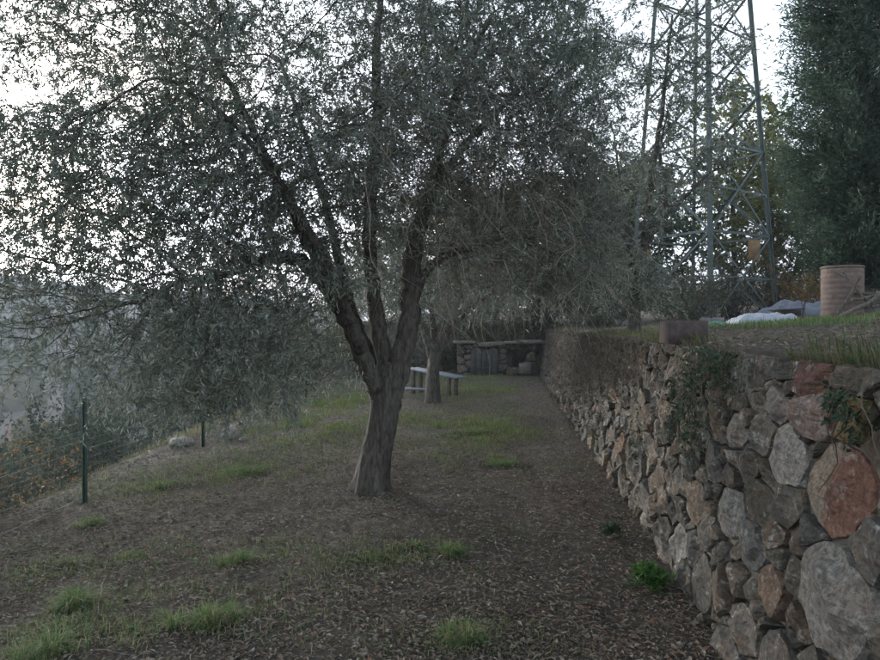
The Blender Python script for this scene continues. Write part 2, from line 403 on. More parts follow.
def crown_parts(root, base, seed, attr, *, step, infl, kill, iters, tip, expo, rmax, bark, leaf, leaf_mat, trop=(0, 0, 0.02), rng=RNG, leaf_rmax=0.009, cap=24000, thin=None):
    """branches + leaves for the tree; leaf = dict(per_node, L, W, pal, droop)"""
    pos, par = colonize(seed, attr, step, infl, kill, iters, trop, rng=rng, cap=cap)
    ns = len(seed); rad, kids, chains = skeleton(pos, par, ns, tip, expo, rmax)
    A = Acc()
    for ch in chains:
        r = rad[ch].copy(); r[0] = r[1]
        r = np.maximum(r, tip); tube(A, pos[ch] - base, r, 6 if r[0] > 0.02 else (4 if r[0] > 0.008 else 3), tint=np.array(bark) * rng.uniform(0.8, 1.25), cap=False)
    br = A.build('branches', M['twig'], root); tag(br, kind='stuff')
    ids = np.array([i for i in range(ns, len(pos)) if rad[i] < leaf_rmax])
    bd = nrm(pos[ids] - pos[par[ids]])
    ns_ = leaf.get('sprigs', 2); lp = leaf['per_sprig']; SL = leaf['sprig_len']
    idx = np.repeat(np.arange(len(ids)), ns_)
    if thin is not None: idx = idx[rng.uniform(size=len(idx)) < thin(pos[ids][idx])]
    m = len(idx); p0 = pos[ids][idx] - bd[idx] * (rng.uniform(0, 1, m) * step)[:, None]
    sd_ = nrm(bd[idx] * 0.55 + nrm(rng.normal(size=(m, 3))) * 0.9 + np.array([0, 0, -leaf.get('droop', 0.15)])); sl = SL * rng.uniform(0.45, 1.25, m)
    bend = 0.25 * rng.normal(size=(m, 3)) + np.array([0, 0, -leaf.get('droop', 0.15)])
    def along(t): return p0[:, None] + (sd_ * sl[:, None])[:, None] * t[..., None] + (bend * sl[:, None])[:, None] * (t ** 2)[..., None] * 0.6
    # sprig stems: slim three-sided tapers
    tt = np.tile(np.array([0.0, 0.9]), (m, 1)); ln = along(tt); u_ = nrm(np.cross(sd_, rng.normal(size=(m, 3)))); w_ = np.cross(sd_, u_)
    rr = np.array([1.0, 0.4]) * tip * 0.8; ring = []
    for q in range(3):
        an = 2 * math.pi * q / 3; ring.append(ln + (u_ * math.cos(an) + w_ * math.sin(an))[:, None] * rr[None, :, None])
    ring = np.stack(ring, 2).reshape(m, 6, 3); fc = []
    for i_ in range(1):
        for q in range(3):
            a_, b_ = i_ * 3 + q, i_ * 3 + (q + 1) % 3; fc += [(a_, b_, b_ + 3), (a_, b_ + 3, a_ + 3)]
    fc = (np.array(fc)[None] + (np.arange(m) * 6)[:, None, None]).reshape(-1, 3); A = Acc(); A.add(ring.reshape(-1, 3) - base, fc, bark)
    tag(A.build('sprigs', M['twig'], root), kind='stuff')
    t = np.linspace(0.12, 1.0, lp)[None] + rng.uniform(-0.05, 0.05, (m, lp)); P = along(t).reshape(-1, 3); n_ = len(P)
    ax = np.repeat(nrm(sd_ + bend * 0.6), lp, 0); perp = nrm(np.cross(ax, rng.normal(size=(n_, 3))))
    D = nrm(ax * rng.uniform(0.6, 1.3, n_)[:, None] + perp * 0.75 + np.array([0, 0, -0.5 * leaf.get('droop', 0.15)]))
    pal = np.array(leaf['pal']); tw = np.repeat(rng.uniform(0.8, 1.2, m), lp)[:, None]; tcol = pal[rng.integers(0, len(pal), n_)] * rng.uniform(0.75, 1.3, (n_, 1)) * tw
    A = Acc(); leaf_cards(A, P - base, D, leaf['L'] * rng.uniform(0.6, 1.25, n_), leaf['W'] * rng.uniform(0.7, 1.2, n_), tcol, rng)
    tag(A.build('crown', leaf_mat, root, smooth=False), kind='stuff')
    return pos, rad, ns

OLIVE_PAL = [(0.125, 0.155, 0.125), (0.155, 0.185, 0.155), (0.105, 0.134, 0.105), (0.24, 0.265, 0.235), (0.175, 0.204, 0.168), (0.175, 0.182, 0.125)]
OLIVE_BARK = (0.085, 0.076, 0.066)

def bark_lobes(k1, k2, amp, twist, sd):
    ph = random.Random(sd).uniform(0, 6)
    def f(a, t):
        return 1 + amp * np.cos(2 * (a - k1) + twist * t) + amp * 0.45 * np.cos(5 * a + k2 + 2.5 * t + ph) + amp * 0.3 * np.cos(9 * a - 3 * t + ph) + 0.03 * np.sin(7 * t + 3 * a)
    return f

def limb(root, base, spec, name='limb', sides=9, bark=OLIVE_BARK, k=6, wob=0.012, amp=0.08, sd=0):
    q = np.array([[*at(px, py, Y), r] for px, py, Y, r in spec]) if len(spec[0]) == 4 and spec[0][0] > 50 else np.array(spec, float)
    q = smooth_line(q, k); q[:, 3] = np.maximum(q[:, 3], 0.006)
    rr = np.random.default_rng(sd + 77)
    q[2:-1, :3] += rr.normal(size=(len(q) - 3, 3)) * np.minimum(wob, q[2:-1, 3:4] * 0.25)
    A = Acc(); tube(A, q[:, :3] - base, q[:, 3] * (1 + 0.02 * np.convolve(rr.normal(size=len(q) + 4), np.ones(5) / 5, 'valid') * 2), sides, tint=bark, lobes=bark_lobes(1.0, 2.0, amp, 3.0, sd))
    A.build(name, M['bark'], root)
    return q[:, :3]

def main_olive():
    base = on_ground(374, 488); Yt = base[1]; k = Yt / 6.67
    root = empty('olive_tree', base, 'big gnarled olive tree with forked dark trunk and wide drooping crown, nearest the camera', 'tree')
    def S(rows): return [(a, b, c * k, r * k) for a, b, c, r in rows]
    trunk = [(371, 497, 6.67, .29), (372, 484, 6.67, .25), (374, 466, 6.67, .22), (379, 440, 6.66, .20), (384, 412, 6.65, .195), (386, 392, 6.65, .195), (389, 374, 6.65, .15), (391, 362, 6.65, .08)]
    q = smooth_line(np.array([[*at(a_, b_, c_), r_] for a_, b_, c_, r_ in S(trunk)]), 12); ph = [0.7, 2.1, 3.9]
    def knots(a, t):
        f = 1 + 0.13 * np.cos(2 * (a - 1.2) + 1.5 * t) + 0.05 * np.cos(5 * a + 2 + 2 * t) + 0.30 * (1 - t) ** 7 * np.cos(5 * a + 0.8) + 0.12 * (1 - t) ** 4 * np.cos(3 * a + 2.2)
        f = f - 0.20 * np.exp(-((np.angle(np.exp(1j * (a + 1.35 + 0.5 * t)))) / 0.16) ** 2)      # the deep seam between the two fused stems
        return f + np.array([0.07 * mnoise.noise(Vector((math.cos(x) * 2.2, math.sin(x) * 2.2, t * 5))) + 0.05 * mnoise.noise(Vector((math.cos(x) * 6, math.sin(x) * 6, t * 7))) + 0.03 * mnoise.noise(Vector((math.cos(x) * 14, math.sin(x) * 14, t * 14))) for x in a])
    A = Acc(); tube(A, q[:, :3] - base, q[:, 3] * 0.69, 56, tint=OLIVE_BARK, lobes=knots); A.build('trunk', M['bark'], root)
    rows = [
        [(384, 425, 6.64, .07), (378, 392, 6.60, .09), (365, 362, 6.55, .098), (345, 318, 6.4, .092), (324, 280, 6.3, .085), (296, 260, 6.2, .07), (260, 260, 6.1, .05), (222, 276, 6.0, .03), (180, 282, 5.9, .016)],
        [(328, 286, 6.3, .06), (304, 235, 6.2, .052), (275, 175, 6.05, .040), (243, 110, 5.9, .030), (205, 40, 5.75, .018)],
        [(387, 420, 6.66, .06), (386, 392, 6.70, .09), (383, 345, 6.75, .088), (373, 285, 6.8, .078), (371, 210, 6.85, .066), (376, 130, 6.9, .055), (378, 40, 6.9, .042), (384, -50, 6.9, .02)],
        [(387, 425, 6.64, .07), (393, 395, 6.62, .095), (402, 355, 6.62, .098), (410, 302, 6.65, .095), (413, 255, 6.7, .088), (428, 200, 6.75, .066), (441, 150, 6.8, .05), (458, 90, 6.8, .038), (492, 15, 6.7, .022)],
        [(411, 292, 6.65, .055), (436, 262, 6.7, .044), (472, 248, 6.95, .034), (515, 240, 7.2, .026), (560, 256, 7.3, .018), (592, 285, 7.3, .010)],
        [(386, 412, 6.68, .05), (383, 385, 6.78, .08), (352, 315, 7.2, .066), (331, 225, 7.6, .05), (302, 125, 7.9, .034), (280, 60, 8.1, .015)],
        [(360, 352, 6.45, .055), (330, 268, 5.9, .044), (284, 190, 5.5, .032), (232, 122, 5.15, .018), (170, 80, 4.9, .01)],
        [(432, 188, 6.75, .045), (470, 140, 7.2, .036), (520, 90, 7.5, .026), (560, 50, 7.6, .014)],
    ]
    seeds = [limb(root, base, S(r_), 'limb', 9, sd=10 + i) for i, r_ in enumerate(rows)]
    seed = np.concatenate([s[8:] for s in seeds])
    rng = np.random.default_rng(21)
    ells = [((-1.35, 6.6, 3.85), (3.0, 2.5, 1.65), 5.2), ((-2.75, 6.1, 2.45), (1.55, 1.6, 1.15), 2.6), ((0.55, 6.9, 3.75), (1.25, 1.7, 1.5), 2.4),
            ((1.05, 7.0, 2.75), (0.8, 1.0, 0.8), 1.1), ((0.75, 6.8, 2.3), (0.95, 0.9, 0.5), 1.1), ((-1.9, 5.9, 1.85), (1.35, 0.9, 0.85), 1.2), ((-0.5, 6.6, 3.0), (1.3, 1.6, 0.9), 0.9), ((-3.4, 5.6, 1.75), (0.8, 0.8, 0.8), 0.6), ((-1.9, 5.8, 1.40), (1.5, 1.0, 0.62), 1.5), ((0.1, 7.6, 2.9), (1.2, 0.9, 0.8), 0.8)]
    attr = in_ellipsoids(ells, 11000, rng, 0.3, gap=-0.52, freq=0.8, seed=8)
    # keep the space round the fork open, so that one looks past the trunk
    px = CX + attr[:, 0] / attr[:, 1] * F; py = HY - (attr[:, 2] - CAM_H) / attr[:, 1] * F
    attr = attr[~((px > 300) & (py > 298 + 30 * (px > 540))) & (attr[:, 2] > 0.70) & (attr[:, 1] > 3.4)]
    def thin(p):
        e = ((p - np.array([0.25, 6.8, 2.75])) / np.array([1.0, 1.6, 0.85])); q = (e * e).sum(1)
        lo = sstep(2.6, 1.7, p[:, 2]) * sstep(-2.0, -2.9, p[:, 0])     # the drooping outer left side is thin
        return np.where(q < 1, 0.30, 1.0 - 0.62 * lo) * (1 - 0.5 * sstep(4.7, 5.2, p[:, 2]))  # leaves above the view halved so more skylight comes down through the crown
    pos, rad, ns = crown_parts(root, base, seed, attr, step=0.09, infl=1.6, kill=0.11, iters=70, tip=0.0022, expo=2.35, rmax=0.03, bark=(0.075, 0.067, 0.058),
                leaf=dict(sprigs=2, per_sprig=15, sprig_len=0.30, L=0.062, W=0.0125, pal=OLIVE_PAL, droop=0.2), leaf_mat=M['olive_leaf'], rng=rng, thin=thin, trop=(0, 0, -0.02))
    # tangled dead shoots between fork and crown
    A = Acc(); near = pos[(np.abs(pos[:, 0] - 0.2) < 1.3) & (pos[:, 2] > 1.75) & (pos[:, 2] < 3.5)]
    near = near[near[:, 0] > -0.6]
    for i in range(1500):
        p = near[rng.integers(len(near))].copy(); v = nrm(np.array([rng.normal(0.25, 0.7), rng.normal(-0.25, 0.6), rng.normal(0.1, 0.6)])); L = rng.uniform(0.35, 1.2); n = 11
        pts = [p.copy()]
        for j in range(n):
            v = nrm(v + 0.26 * rng.normal(size=3) + np.array([0.03, 0, -0.13])); pts.append(pts[-1] + v * L / n)
        r0 = rng.uniform(0.0022, 0.005)
        tube(A, np.array(pts) - base, np.linspace(r0, 0.0012, n + 1), 3, tint=np.array((0.21, 0.185, 0.155)) * rng.uniform(0.5, 1.5), cap=False)
    tag(A.build('dead_twigs', M['twig'], root), 'tangle of bare grey-brown dead twigs', kind='stuff')

def small_olive(name, base, label, scale, crown, seed, trunk, limbs, count=1100, per=11, gap=-0.3, droopmin=None, L=0.066):
    root = empty(name, base, label, 'tree')
    base = np.array(base); rng = np.random.default_rng(seed)
    T = lambda rows: [(base[0] + a * scale, base[1] + b * scale, base[2] + c * scale, r * scale) for a, b, c, r in rows]
    limb(root, base, T(trunk), 'trunk', 16, amp=0.12, wob=0.004, sd=seed, k=5)
    seeds = [limb(root, base, T(r_), 'limb', 8, sd=seed + 1 + i) for i, r_ in enumerate(limbs)]
    sd = np.concatenate([s[5:] for s in seeds])
    ells = [((base[0] + c[0] * scale, base[1] + c[1] * scale, base[2] + c[2] * scale), tuple(q * scale for q in r), w) for c, r, w in crown]
    attr = in_ellipsoids(ells, count, rng, 0.3, gap=gap, freq=0.9, seed=seed)
    crown_parts(root, base, sd, attr, step=0.14, infl=2.0, kill=0.2, iters=50, tip=0.003, expo=2.3, rmax=0.03 * scale, bark=(0.07, 0.063, 0.054), leaf_rmax=0.012,
                leaf=dict(sprigs=4, per_sprig=per, sprig_len=0.24, L=L, W=L * 0.24, pal=OLIVE_PAL, droop=0.15), leaf_mat=M['olive_leaf'], rng=rng)
    return root

main_olive()
b2 = on_ground(433, 402)
T2 = [(0, 0, -0.1, .2), (0, 0, 0.08, .165), (0.0, 0, 0.5, .145), (0.03, 0, 0.95, .14), (0.05, 0, 1.2, .12)]
L2 = [[(0.02, 0, 0.85, .10), (-0.12, 0, 1.35, .09), (-0.3, 0.1, 1.75, .07), (-0.7, 0.2, 2.3, .045), (-1.1, 0.3, 2.8, .02)],
      [(0.04, 0, 0.9, .11), (0.22, 0, 1.35, .10), (0.48, -0.05, 1.7, .085), (0.58, -0.1, 2.1, .065), (0.5, 0, 2.7, .045), (0.7, 0.1, 3.3, .02)],
      [(0.45, 0, 1.65, .06), (0.8, -0.3, 1.95, .05), (1.3, -0.4, 2.3, .03), (1.7, -0.4, 2.4, .015)],
      [(0.03, 0.02, 1.0, .09), (0.0, 0.3, 1.6, .07), (-0.1, 0.5, 2.3, .05), (-0.2, 0.6, 3.1, .02)]]
C2 = [((0, 0, 3.0), (2.2, 2.1, 1.3), 3), ((0.9, -0.3, 2.3), (1.2, 1.2, 0.7), 1), ((-1.0, 0, 2.2), (1.2, 1.2, 0.6), 1)]
small_olive('olive_tree', b2, 'smaller dark olive tree with crooked limbs standing behind the big trunk, beside the pale bench', 1.0, C2, 41, T2, L2, count=1500)
b3 = on_ground(462, 371)
L3 = [[(-a, b, c, r) for a, b, c, r in q] for q in L2]
small_olive('olive_tree', b3, 'thin olive tree farthest down the path, in front of the low stone shed', 0.95, C2, 52, T2, L3, count=1200)
bt = np.array([2.75, 9.6, 0]); bt[2] = ground_z(bt[0], bt[1])
CT = [((0.0, 0, 2.9), (1.35, 1.3, 1.9), 3), ((-0.4, 0, 4.2), (1.1, 1.0, 1.2), 1.1), ((-0.5, -0.2, 1.2), (1.0, 1.1, 0.9), 2.0), ((0.5, -0.3, 4.0), (1.15, 0.9, 1.3), 1.4), ((0.35, -0.1, 0.95), (0.8, 0.8, 0.7), 0.9)]
small_olive('olive_tree', bt, 'leafy olive growing on the upper terrace just behind the stone wall, left of the pylon', 1.0, CT, 63, [(a, b, c, r * 0.55) for a, b, c, r in T2],
            [[(a * 0.7, b, c * 0.95, r * 0.55) for a, b, c, r in q] for q in L2] + [[(0.1, 0, 1.0, .05), (0.15, -.2, 2.0, .04), (0.3, -.3, 3.2, .03), (0.45, -.2, 4.4, .015)]], count=1700, per=11, gap=-0.25, L=0.075)

# broad-leaved trees behind
def leafy_tree(name, label, seed, h, ells, pal, count=650, per=9, L=0.13, trunk_r=0.12, gap=-0.3, group=None):
    root = empty(name, (0, 0, 0), label, 'tree', group); rng = np.random.default_rng(seed)
    tr = [(0, 0, -0.4, trunk_r * 1.5), (0.02, 0, 0.3, trunk_r), (0.08, 0.03, h * 0.25, trunk_r * .85), (-0.05, 0, h * 0.5, trunk_r * .6), (0.05, 0, h * 0.72, trunk_r * .38), (0, 0, h * 0.88, 0.02)]
    s0 = limb(root, np.zeros(3), tr, 'trunk', 9, bark=(0.055, 0.05, 0.042), sd=seed, wob=0.03)
    attr = in_ellipsoids(ells, count, rng, 0.25, gap=gap, freq=0.6, seed=seed)
    crown_parts(root, np.zeros(3), s0[9:], attr, step=0.28, infl=4.0, kill=0.4, iters=45, tip=0.005, expo=2.2, rmax=trunk_r * 0.5, bark=(0.055, 0.05, 0.042), leaf_rmax=0.022,
                leaf=dict(sprigs=4, per_sprig=per, sprig_len=0.42, L=L, W=L * 0.5, pal=pal, droop=0.1), leaf_mat=M['leaf'], rng=rng)
    return root
PAL_DK = [tuple(1.4 * q for q in c) for c in [(0.035, 0.055, 0.028), (0.045, 0.065, 0.032), (0.028, 0.045, 0.024), (0.06, 0.075, 0.035)]]
PAL_YG = [tuple(1.4 * q for q in c) for c in [(0.10, 0.12, 0.04), (0.13, 0.135, 0.045), (0.075, 0.095, 0.035), (0.15, 0.145, 0.05)]]
PAL_AU = [tuple(1.4 * q for q in c) for c in [(0.16, 0.10, 0.035), (0.12, 0.10, 0.035), (0.08, 0.09, 0.035), (0.19, 0.09, 0.035)]]
PAL_GG = [tuple(1.4 * q for q in c) for c in [(0.06, 0.078, 0.05), (0.075, 0.09, 0.055), (0.05, 0.065, 0.042), (0.09, 0.10, 0.07)]]
def put(o, x, y, s=1.0, rz=0.0, label=None):
    o.location = (x, y, float(ground_z(x, y)) - 0.05); o.scale = (s, s, s); o.rotation_euler.z = rz
    if label: o['label'] = label
    return o
GB = 'trees of the wood behind the terraces'
ta = leafy_tree('woodland_tree', 'x', 71, 6.0, [((0, 0, 3.6), (2.6, 2.4, 2.3), 3), ((0.6, 0, 1.6), (2.2, 2, 1.1), 1.4)], PAL_DK, 1200, 11, 0.12, group=GB)
tb = leafy_tree('woodland_tree', 'x', 72, 9.5, [((0.2, 0, 6.2), (2.0, 2.0, 3.0), 3), ((-.5, 0, 3.2), (1.5, 1.5, 1.5), 0.8)], PAL_YG, 1300, 12, 0.14, group=GB)
tc = leafy_tree('woodland_tree', 'x', 73, 5.0, [((0, 0, 2.7), (2.3, 2.2, 2.0), 3)], PAL_GG, 900, 11, 0.11, group=GB)
put(ta, 6.4, 23.5, 1.0, 0.4, 'dense dark green tree behind the left legs of the pylon')
put(tb, 11.2, 26.0, 1.0, 0.2, 'tall yellowish green tree showing through the right face of the pylon')
put(tc, 3.6, 26.0, 1.3, 0, 'grey-green tree behind the far end of the stone wall')
for k, x, y, sc_, rz, lab in ((ta, 0.4, 29.0, 1.1, 2.0, 'dark green tree behind the low stone shed, straight down the path'), (tc, -4.4, 30.0, 0.75, 1.0, 'low grey-green tree behind the path, left of the big forked trunk'),
        (ta, 12.9, 21.5, 0.8, 4.0, 'dark green tree between the pylon and the tall conifer'), (ta, 16.5, 24.0, 1.15, 5.0, 'dark green tree behind the tall conifer'), (tb, 8.3, 30.0, 0.78, 3.0, 'slender yellowish tree rising behind the pylon legs'),
        (tc, 9.4, 33.0, 1.5, 2.0, 'broad grey-green tree farthest behind the pylon'), (ta, 5.2, 33.0, 1.3, 1.2, 'broad dark tree deep in the wood, left of the pylon'), (tc, 14.5, 30.0, 1.5, 0.7, 'grey-green tree deep in the wood, right of the pylon'),
        (tc, -1.6, 34.0, 1.15, 4.4, 'grey-green tree in the wood just left of the shed'), (ta, 2.6, 37.0, 1.2, 5.4, 'dark tree at the back of the wood above the shed'), (tb, 13.4, 27.5, 0.85, 5.2, 'yellowish green tree right of the pylon, beside the conifer'), (tb, 7.0, 28.0, 0.72, 1.7, 'yellow-green tree behind the left side of the pylon'), (ta, 19.0, 29.0, 1.3, 2.5, 'dark tree at the back of the wood at the right edge')):
    put(copy_tree(k), x, y, sc_, rz, lab)

# tall conifer
def conifer():
    Y = 13.0; x = (862 - CX) / F * Y; base = np.array([x, Y, float(ground_z(x, Y))]); rng = np.random.default_rng(81)
    root = empty('conifer', base, 'tall dense dark green conifer at the right edge, above the round tank', 'tree')
    limb(root, base, [(base[0], base[1], base[2] - 0.1, .24), (base[0], base[1], base[2] + .5, .17), (base[0] + .05, base[1], base[2] + 4, .12), (base[0], base[1], base[2] + 8.8, .02)], 'trunk', 12, sd=5)
    zs = np.array([0.75, 1.2, 2.2, 3.5, 5.0, 6.2, 7.6, 9.2]); rs = np.array([0.5, 1.15, 1.5, 1.62, 1.58, 1.45, 1.0, 0.05])
    A = Acc(); B = Acc(); nb = 880
    z = 0.75 + 8.3 * rng.uniform(0, 1, nb) ** 1.05; az = rng.uniform(0, 2 * math.pi, nb)
    rr = np.interp(z, zs, rs) * rng.uniform(0.72, 1.04, nb) * (1 + 0.16 * vnoise(az * 1.6, z * 1.1, 23))
    for i in range(nb):
        d = np.array([math.cos(az[i]), math.sin(az[i]), 0]); up = 0.35 + 0.25 * rng.normal()
        p0 = np.array([0, 0, z[i] - 0.4 * rr[i] * 0.8]); p1 = d * rr[i] + np.array([0, 0, z[i] + 0.1 * up])
        m = (p0 + p1) / 2 - np.array([0, 0, 0.10])
        t = np.linspace(0, 1, 6)[:, None]; line = (1 - t) ** 2 * p0 + 2 * t * (1 - t) * m + t * t * p1
        tube(B, line, np.linspace(0.014, 0.003, 6), 3, tint=(0.05, 0.042, 0.035), cap=False)
        k = 155; s = 1 - 0.85 * rng.uniform(0, 1, k) ** 1.1; s = s[:, None]
        P = (1 - s) ** 2 * p0 + 2 * s * (1 - s) * m + s * s * p1 + rng.normal(size=(k, 3)) * np.array([0.10, 0.10, 0.075])
        D = nrm(d * 0.6 + 0.75 * rng.normal(size=(k, 3)) + np.array([0, 0, 0.35]))
        c = np.array([(0.048, 0.080, 0.054), (0.062, 0.098, 0.066), (0.040, 0.066, 0.045)])[rng.integers(0, 3, k)] * rng.uniform(0.75, 1.3)
        leaf_cards(A, P, D, rng.uniform(0.07, 0.15, k), rng.uniform(0.018, 0.033, k), c, rng)
    tag(B.build('branches', M['twig'], root), kind='stuff'); tag(A.build('crown', M['leaf'], root, smooth=False), kind='stuff')
conifer()

# ------------------------------------------------------------------ shrubs
def shrub(name, x, y, label, seed, h, rx, stems, pal, per=60, L=0.06, W=None, bark=(0.07, 0.06, 0.05), lean=0.6, cat='shrub', r0=0.008, group=None, mat=None, start=0.25):
    z = float(ground_z(x, y)); root = empty(name, (x, y, z), label, cat, group); rng = np.random.default_rng(seed); A, B = Acc(), Acc(); W = W or L * 0.45; pal = np.array(pal)
    for i in range(stems):
        a = rng.uniform(0, 2 * math.pi); b = rng.uniform(0, 0.35) * rx; p = np.array([math.cos(a) * b, math.sin(a) * b * 0.8, -0.03])
        a2 = a + 0.8 * rng.normal(); v = nrm(np.array([math.cos(a2) * lean, math.sin(a2) * lean, 1.0])); H = h * rng.uniform(0.55, 1.05); n = 9; pts = [p]
        for j in range(n):
            v = nrm(v + 0.17 * rng.normal(size=3) + np.array([math.cos(a2), math.sin(a2), 0]) * 0.05 * rx / max(h, 0.1)); pts.append(pts[-1] + v * H / n)
        pts = np.array(pts); rr = r0 * rng.uniform(0.7, 1.4); tube(B, pts, np.linspace(rr, 0.0015, n + 1), 4, tint=np.array(bark) * rng.uniform(0.7, 1.3), cap=False)
        lines = [pts]
        for q in range(4):
            j = rng.integers(3, n); w = nrm(v + 0.9 * rng.normal(size=3)); sp = [pts[j]]
            for _ in range(5): w = nrm(w + 0.2 * rng.normal(size=3)); sp.append(sp[-1] + w * H * 0.07)
            sp = np.array(sp); tube(B, sp, np.linspace(rr * 0.4, 0.001, 6), 3, tint=np.array(bark) * rng.uniform(0.7, 1.3), cap=False); lines.append(sp)
        k = max(1, per // 5)
        for li, ln in enumerate(lines):
            t = rng.uniform(start if li == 0 else 0, 1, k) * (len(ln) - 1); i0 = np.minimum(t.astype(int), len(ln) - 2); fr = (t - i0)[:, None]
            P = ln[i0] * (1 - fr) + ln[i0 + 1] * fr; D = nrm(rng.normal(size=(k, 3)) + np.array([0, 0, 0.15]))
            leaf_cards(A, P, D, L * rng.uniform(0.6, 1.3, k), W * rng.uniform(0.7, 1.2, k), pal[rng.integers(0, len(pal), k)] * rng.uniform(0.75, 1.25, (k, 1)), rng)
    tag(B.build('stems', M['twig'], root), kind='stuff')
    if per: tag(A.build('foliage', mat or M['leaf'], root, smooth=False), kind='stuff')
    return root

PAL_BR = [tuple(1.4 * q for q in c) for c in [(0.09, 0.075, 0.045), (0.06, 0.06, 0.035), (0.16, 0.085, 0.04), (0.075, 0.085, 0.05), (0.20, 0.12, 0.05)]]
PAL_DULL = [tuple(1.4 * q for q in c) for c in [(0.05, 0.062, 0.042), (0.065, 0.075, 0.05), (0.04, 0.05, 0.034)]]
shrub('bramble', -4.75, 6.9, 'tangled bramble with yellow and rust leaves left of the near fence post', 91, 1.5, 0.8, 34, PAL_BR, 34, 0.055, r0=0.005)
shrub('bramble', -5.1, 5.9, 'bramble with brown and orange leaves at the left edge of the picture', 92, 1.5, 0.8, 30, PAL_BR, 32, 0.055, r0=0.005)
shrub('sapling', -4.4, 6.7, 'bare leaning sapling beside the wire fence', 93, 0.95, 0.1, 2, PAL_BR, 3, 0.05, r0=0.011, lean=-0.5)
shrub('shrub', -5.9, 9.4, 'dry brown shrub on the slope just right of the near fence post', 94, 1.3, 0.9, 30, [(0.11, 0.10, 0.06), (0.08, 0.085, 0.05), (0.14, 0.11, 0.06)], 40, 0.055)
for i, (x, y, h, lab) in enumerate([(-7.6, 13.0, 3.0, 'dark green bush below the terrace edge, between the two fence posts'), (-10.6, 15.0, 3.6, 'dark green bush down the slope behind the near fence post'),
        (-8.0, 17.5, 3.2, 'dark green bush down the slope behind the far fence post'), (-6.3, 19.5, 2.6, 'dull green bush on the slope beyond the pale boulder'), (-13.5, 17.0, 4.0, 'dark bush farthest left on the slope below the fence')]):
    shrub('bush', x, y, lab, 100 + i, h, 1.6, 46, [(0.035, 0.055, 0.038), (0.045, 0.068, 0.045), (0.03, 0.045, 0.032)], 110, 0.085, 0.045, group='bushes on the slope below the terrace', r0=0.012)
shrub('shrub', 9.3, 21.6, 'thicket of bare upright stems inside the pylon base', 111, 2.7, 1.1, 40, PAL_DULL, 45, 0.07, bark=(0.05, 0.045, 0.04), r0=0.016, lean=0.35)
shrub('shrub', 7.0, 19.0, 'dark leafy shrub left of the pylon, behind the small box', 112, 2.2, 1.5, 44, PAL_DULL, 90, 0.07)
shrub('shrub', 5.2, 15.0, 'grey-green twiggy shrub on the upper terrace behind the olive', 113, 2.0, 1.3, 40, PAL_DULL, 80, 0.06)
shrub('shrub', 10.6, 19.5, 'yellow-brown autumn shrub left of the round tank', 114, 1.9, 1.0, 34, PAL_AU, 80, 0.075)
shrub('shrub', 4.4, 18.5, 'dark bushy growth along the top of the far stone wall', 115, 1.7, 1.4, 44, PAL_DULL, 100, 0.06)
shrub('shrub', 8.5, 23.0, 'brownish undergrowth shrub behind the near pylon leg', 116, 2.0, 1.6, 40, PAL_DULL + [(0.1, 0.085, 0.05)], 80, 0.07)

for i, (x, y, h, rx, lab) in enumerate([(-2.3, 23.0, 1.5, 1.4, 'brown undergrowth behind the bench, left of the shed'), (0.3, 23.6, 1.3, 1.0, 'dull undergrowth just left of the shed wall'), (1.9, 23.6, 2.0, 1.5, 'dull twiggy undergrowth rising behind the shed roof'),
        (4.6, 21.5, 2.2, 1.4, 'dark undergrowth at the far end of the terrace wall'), (6.4, 26.5, 2.2, 1.6, 'undergrowth deep behind the left pylon legs'), (11.5, 23.6, 2.0, 1.5, 'undergrowth right of the pylon base'), (13.2, 19.0, 1.5, 1.3, 'undergrowth behind the round tank'), (-4.4, 21.0, 1.6, 1.3, 'brown undergrowth at the far end of the terrace edge'), (15.5, 20.5, 2.2, 1.5, 'undergrowth at the right edge behind the conifer'), (-5.2, 25.5, 2.3, 1.6, 'tall undergrowth seen through the fork of the big trunk'), (-2.4, 27.0, 2.5, 1.8, 'tall undergrowth between the big trunk and the smaller olive'),
        (0.9, 26.5, 2.7, 1.8, 'tall undergrowth behind the left end of the shed'), (3.4, 25.0, 2.6, 1.7, 'tall undergrowth behind the right end of the shed'), (-7.6, 24.0, 2.0, 1.6, 'undergrowth on the slope at the far left of the path')]):
    shrub('undergrowth', x, y, lab, 400 + i, h * 1.35, rx * 1.2, 75, PAL_DULL + [(0.085, 0.072, 0.045)], 100, 0.075, 0.04, group='undergrowth at the foot of the wood', r0=0.01)

# ------------------------------------------------------------------ dry-stone walls
def clip_poly(poly, n, c):
    out = []
    for i in range(len(poly)):
        a, b = poly[i], poly[(i + 1) % len(poly)]; da, db = a[0] * n[0] + a[1] * n[1] - c, b[0] * n[0] + b[1] * n[1] - c
        if da <= 0: out.append(a)
        if da * db < 0: t = da / (da - db); out.append((a[0] + (b[0] - a[0]) * t, a[1] + (b[1] - a[1]) * t))
    return out

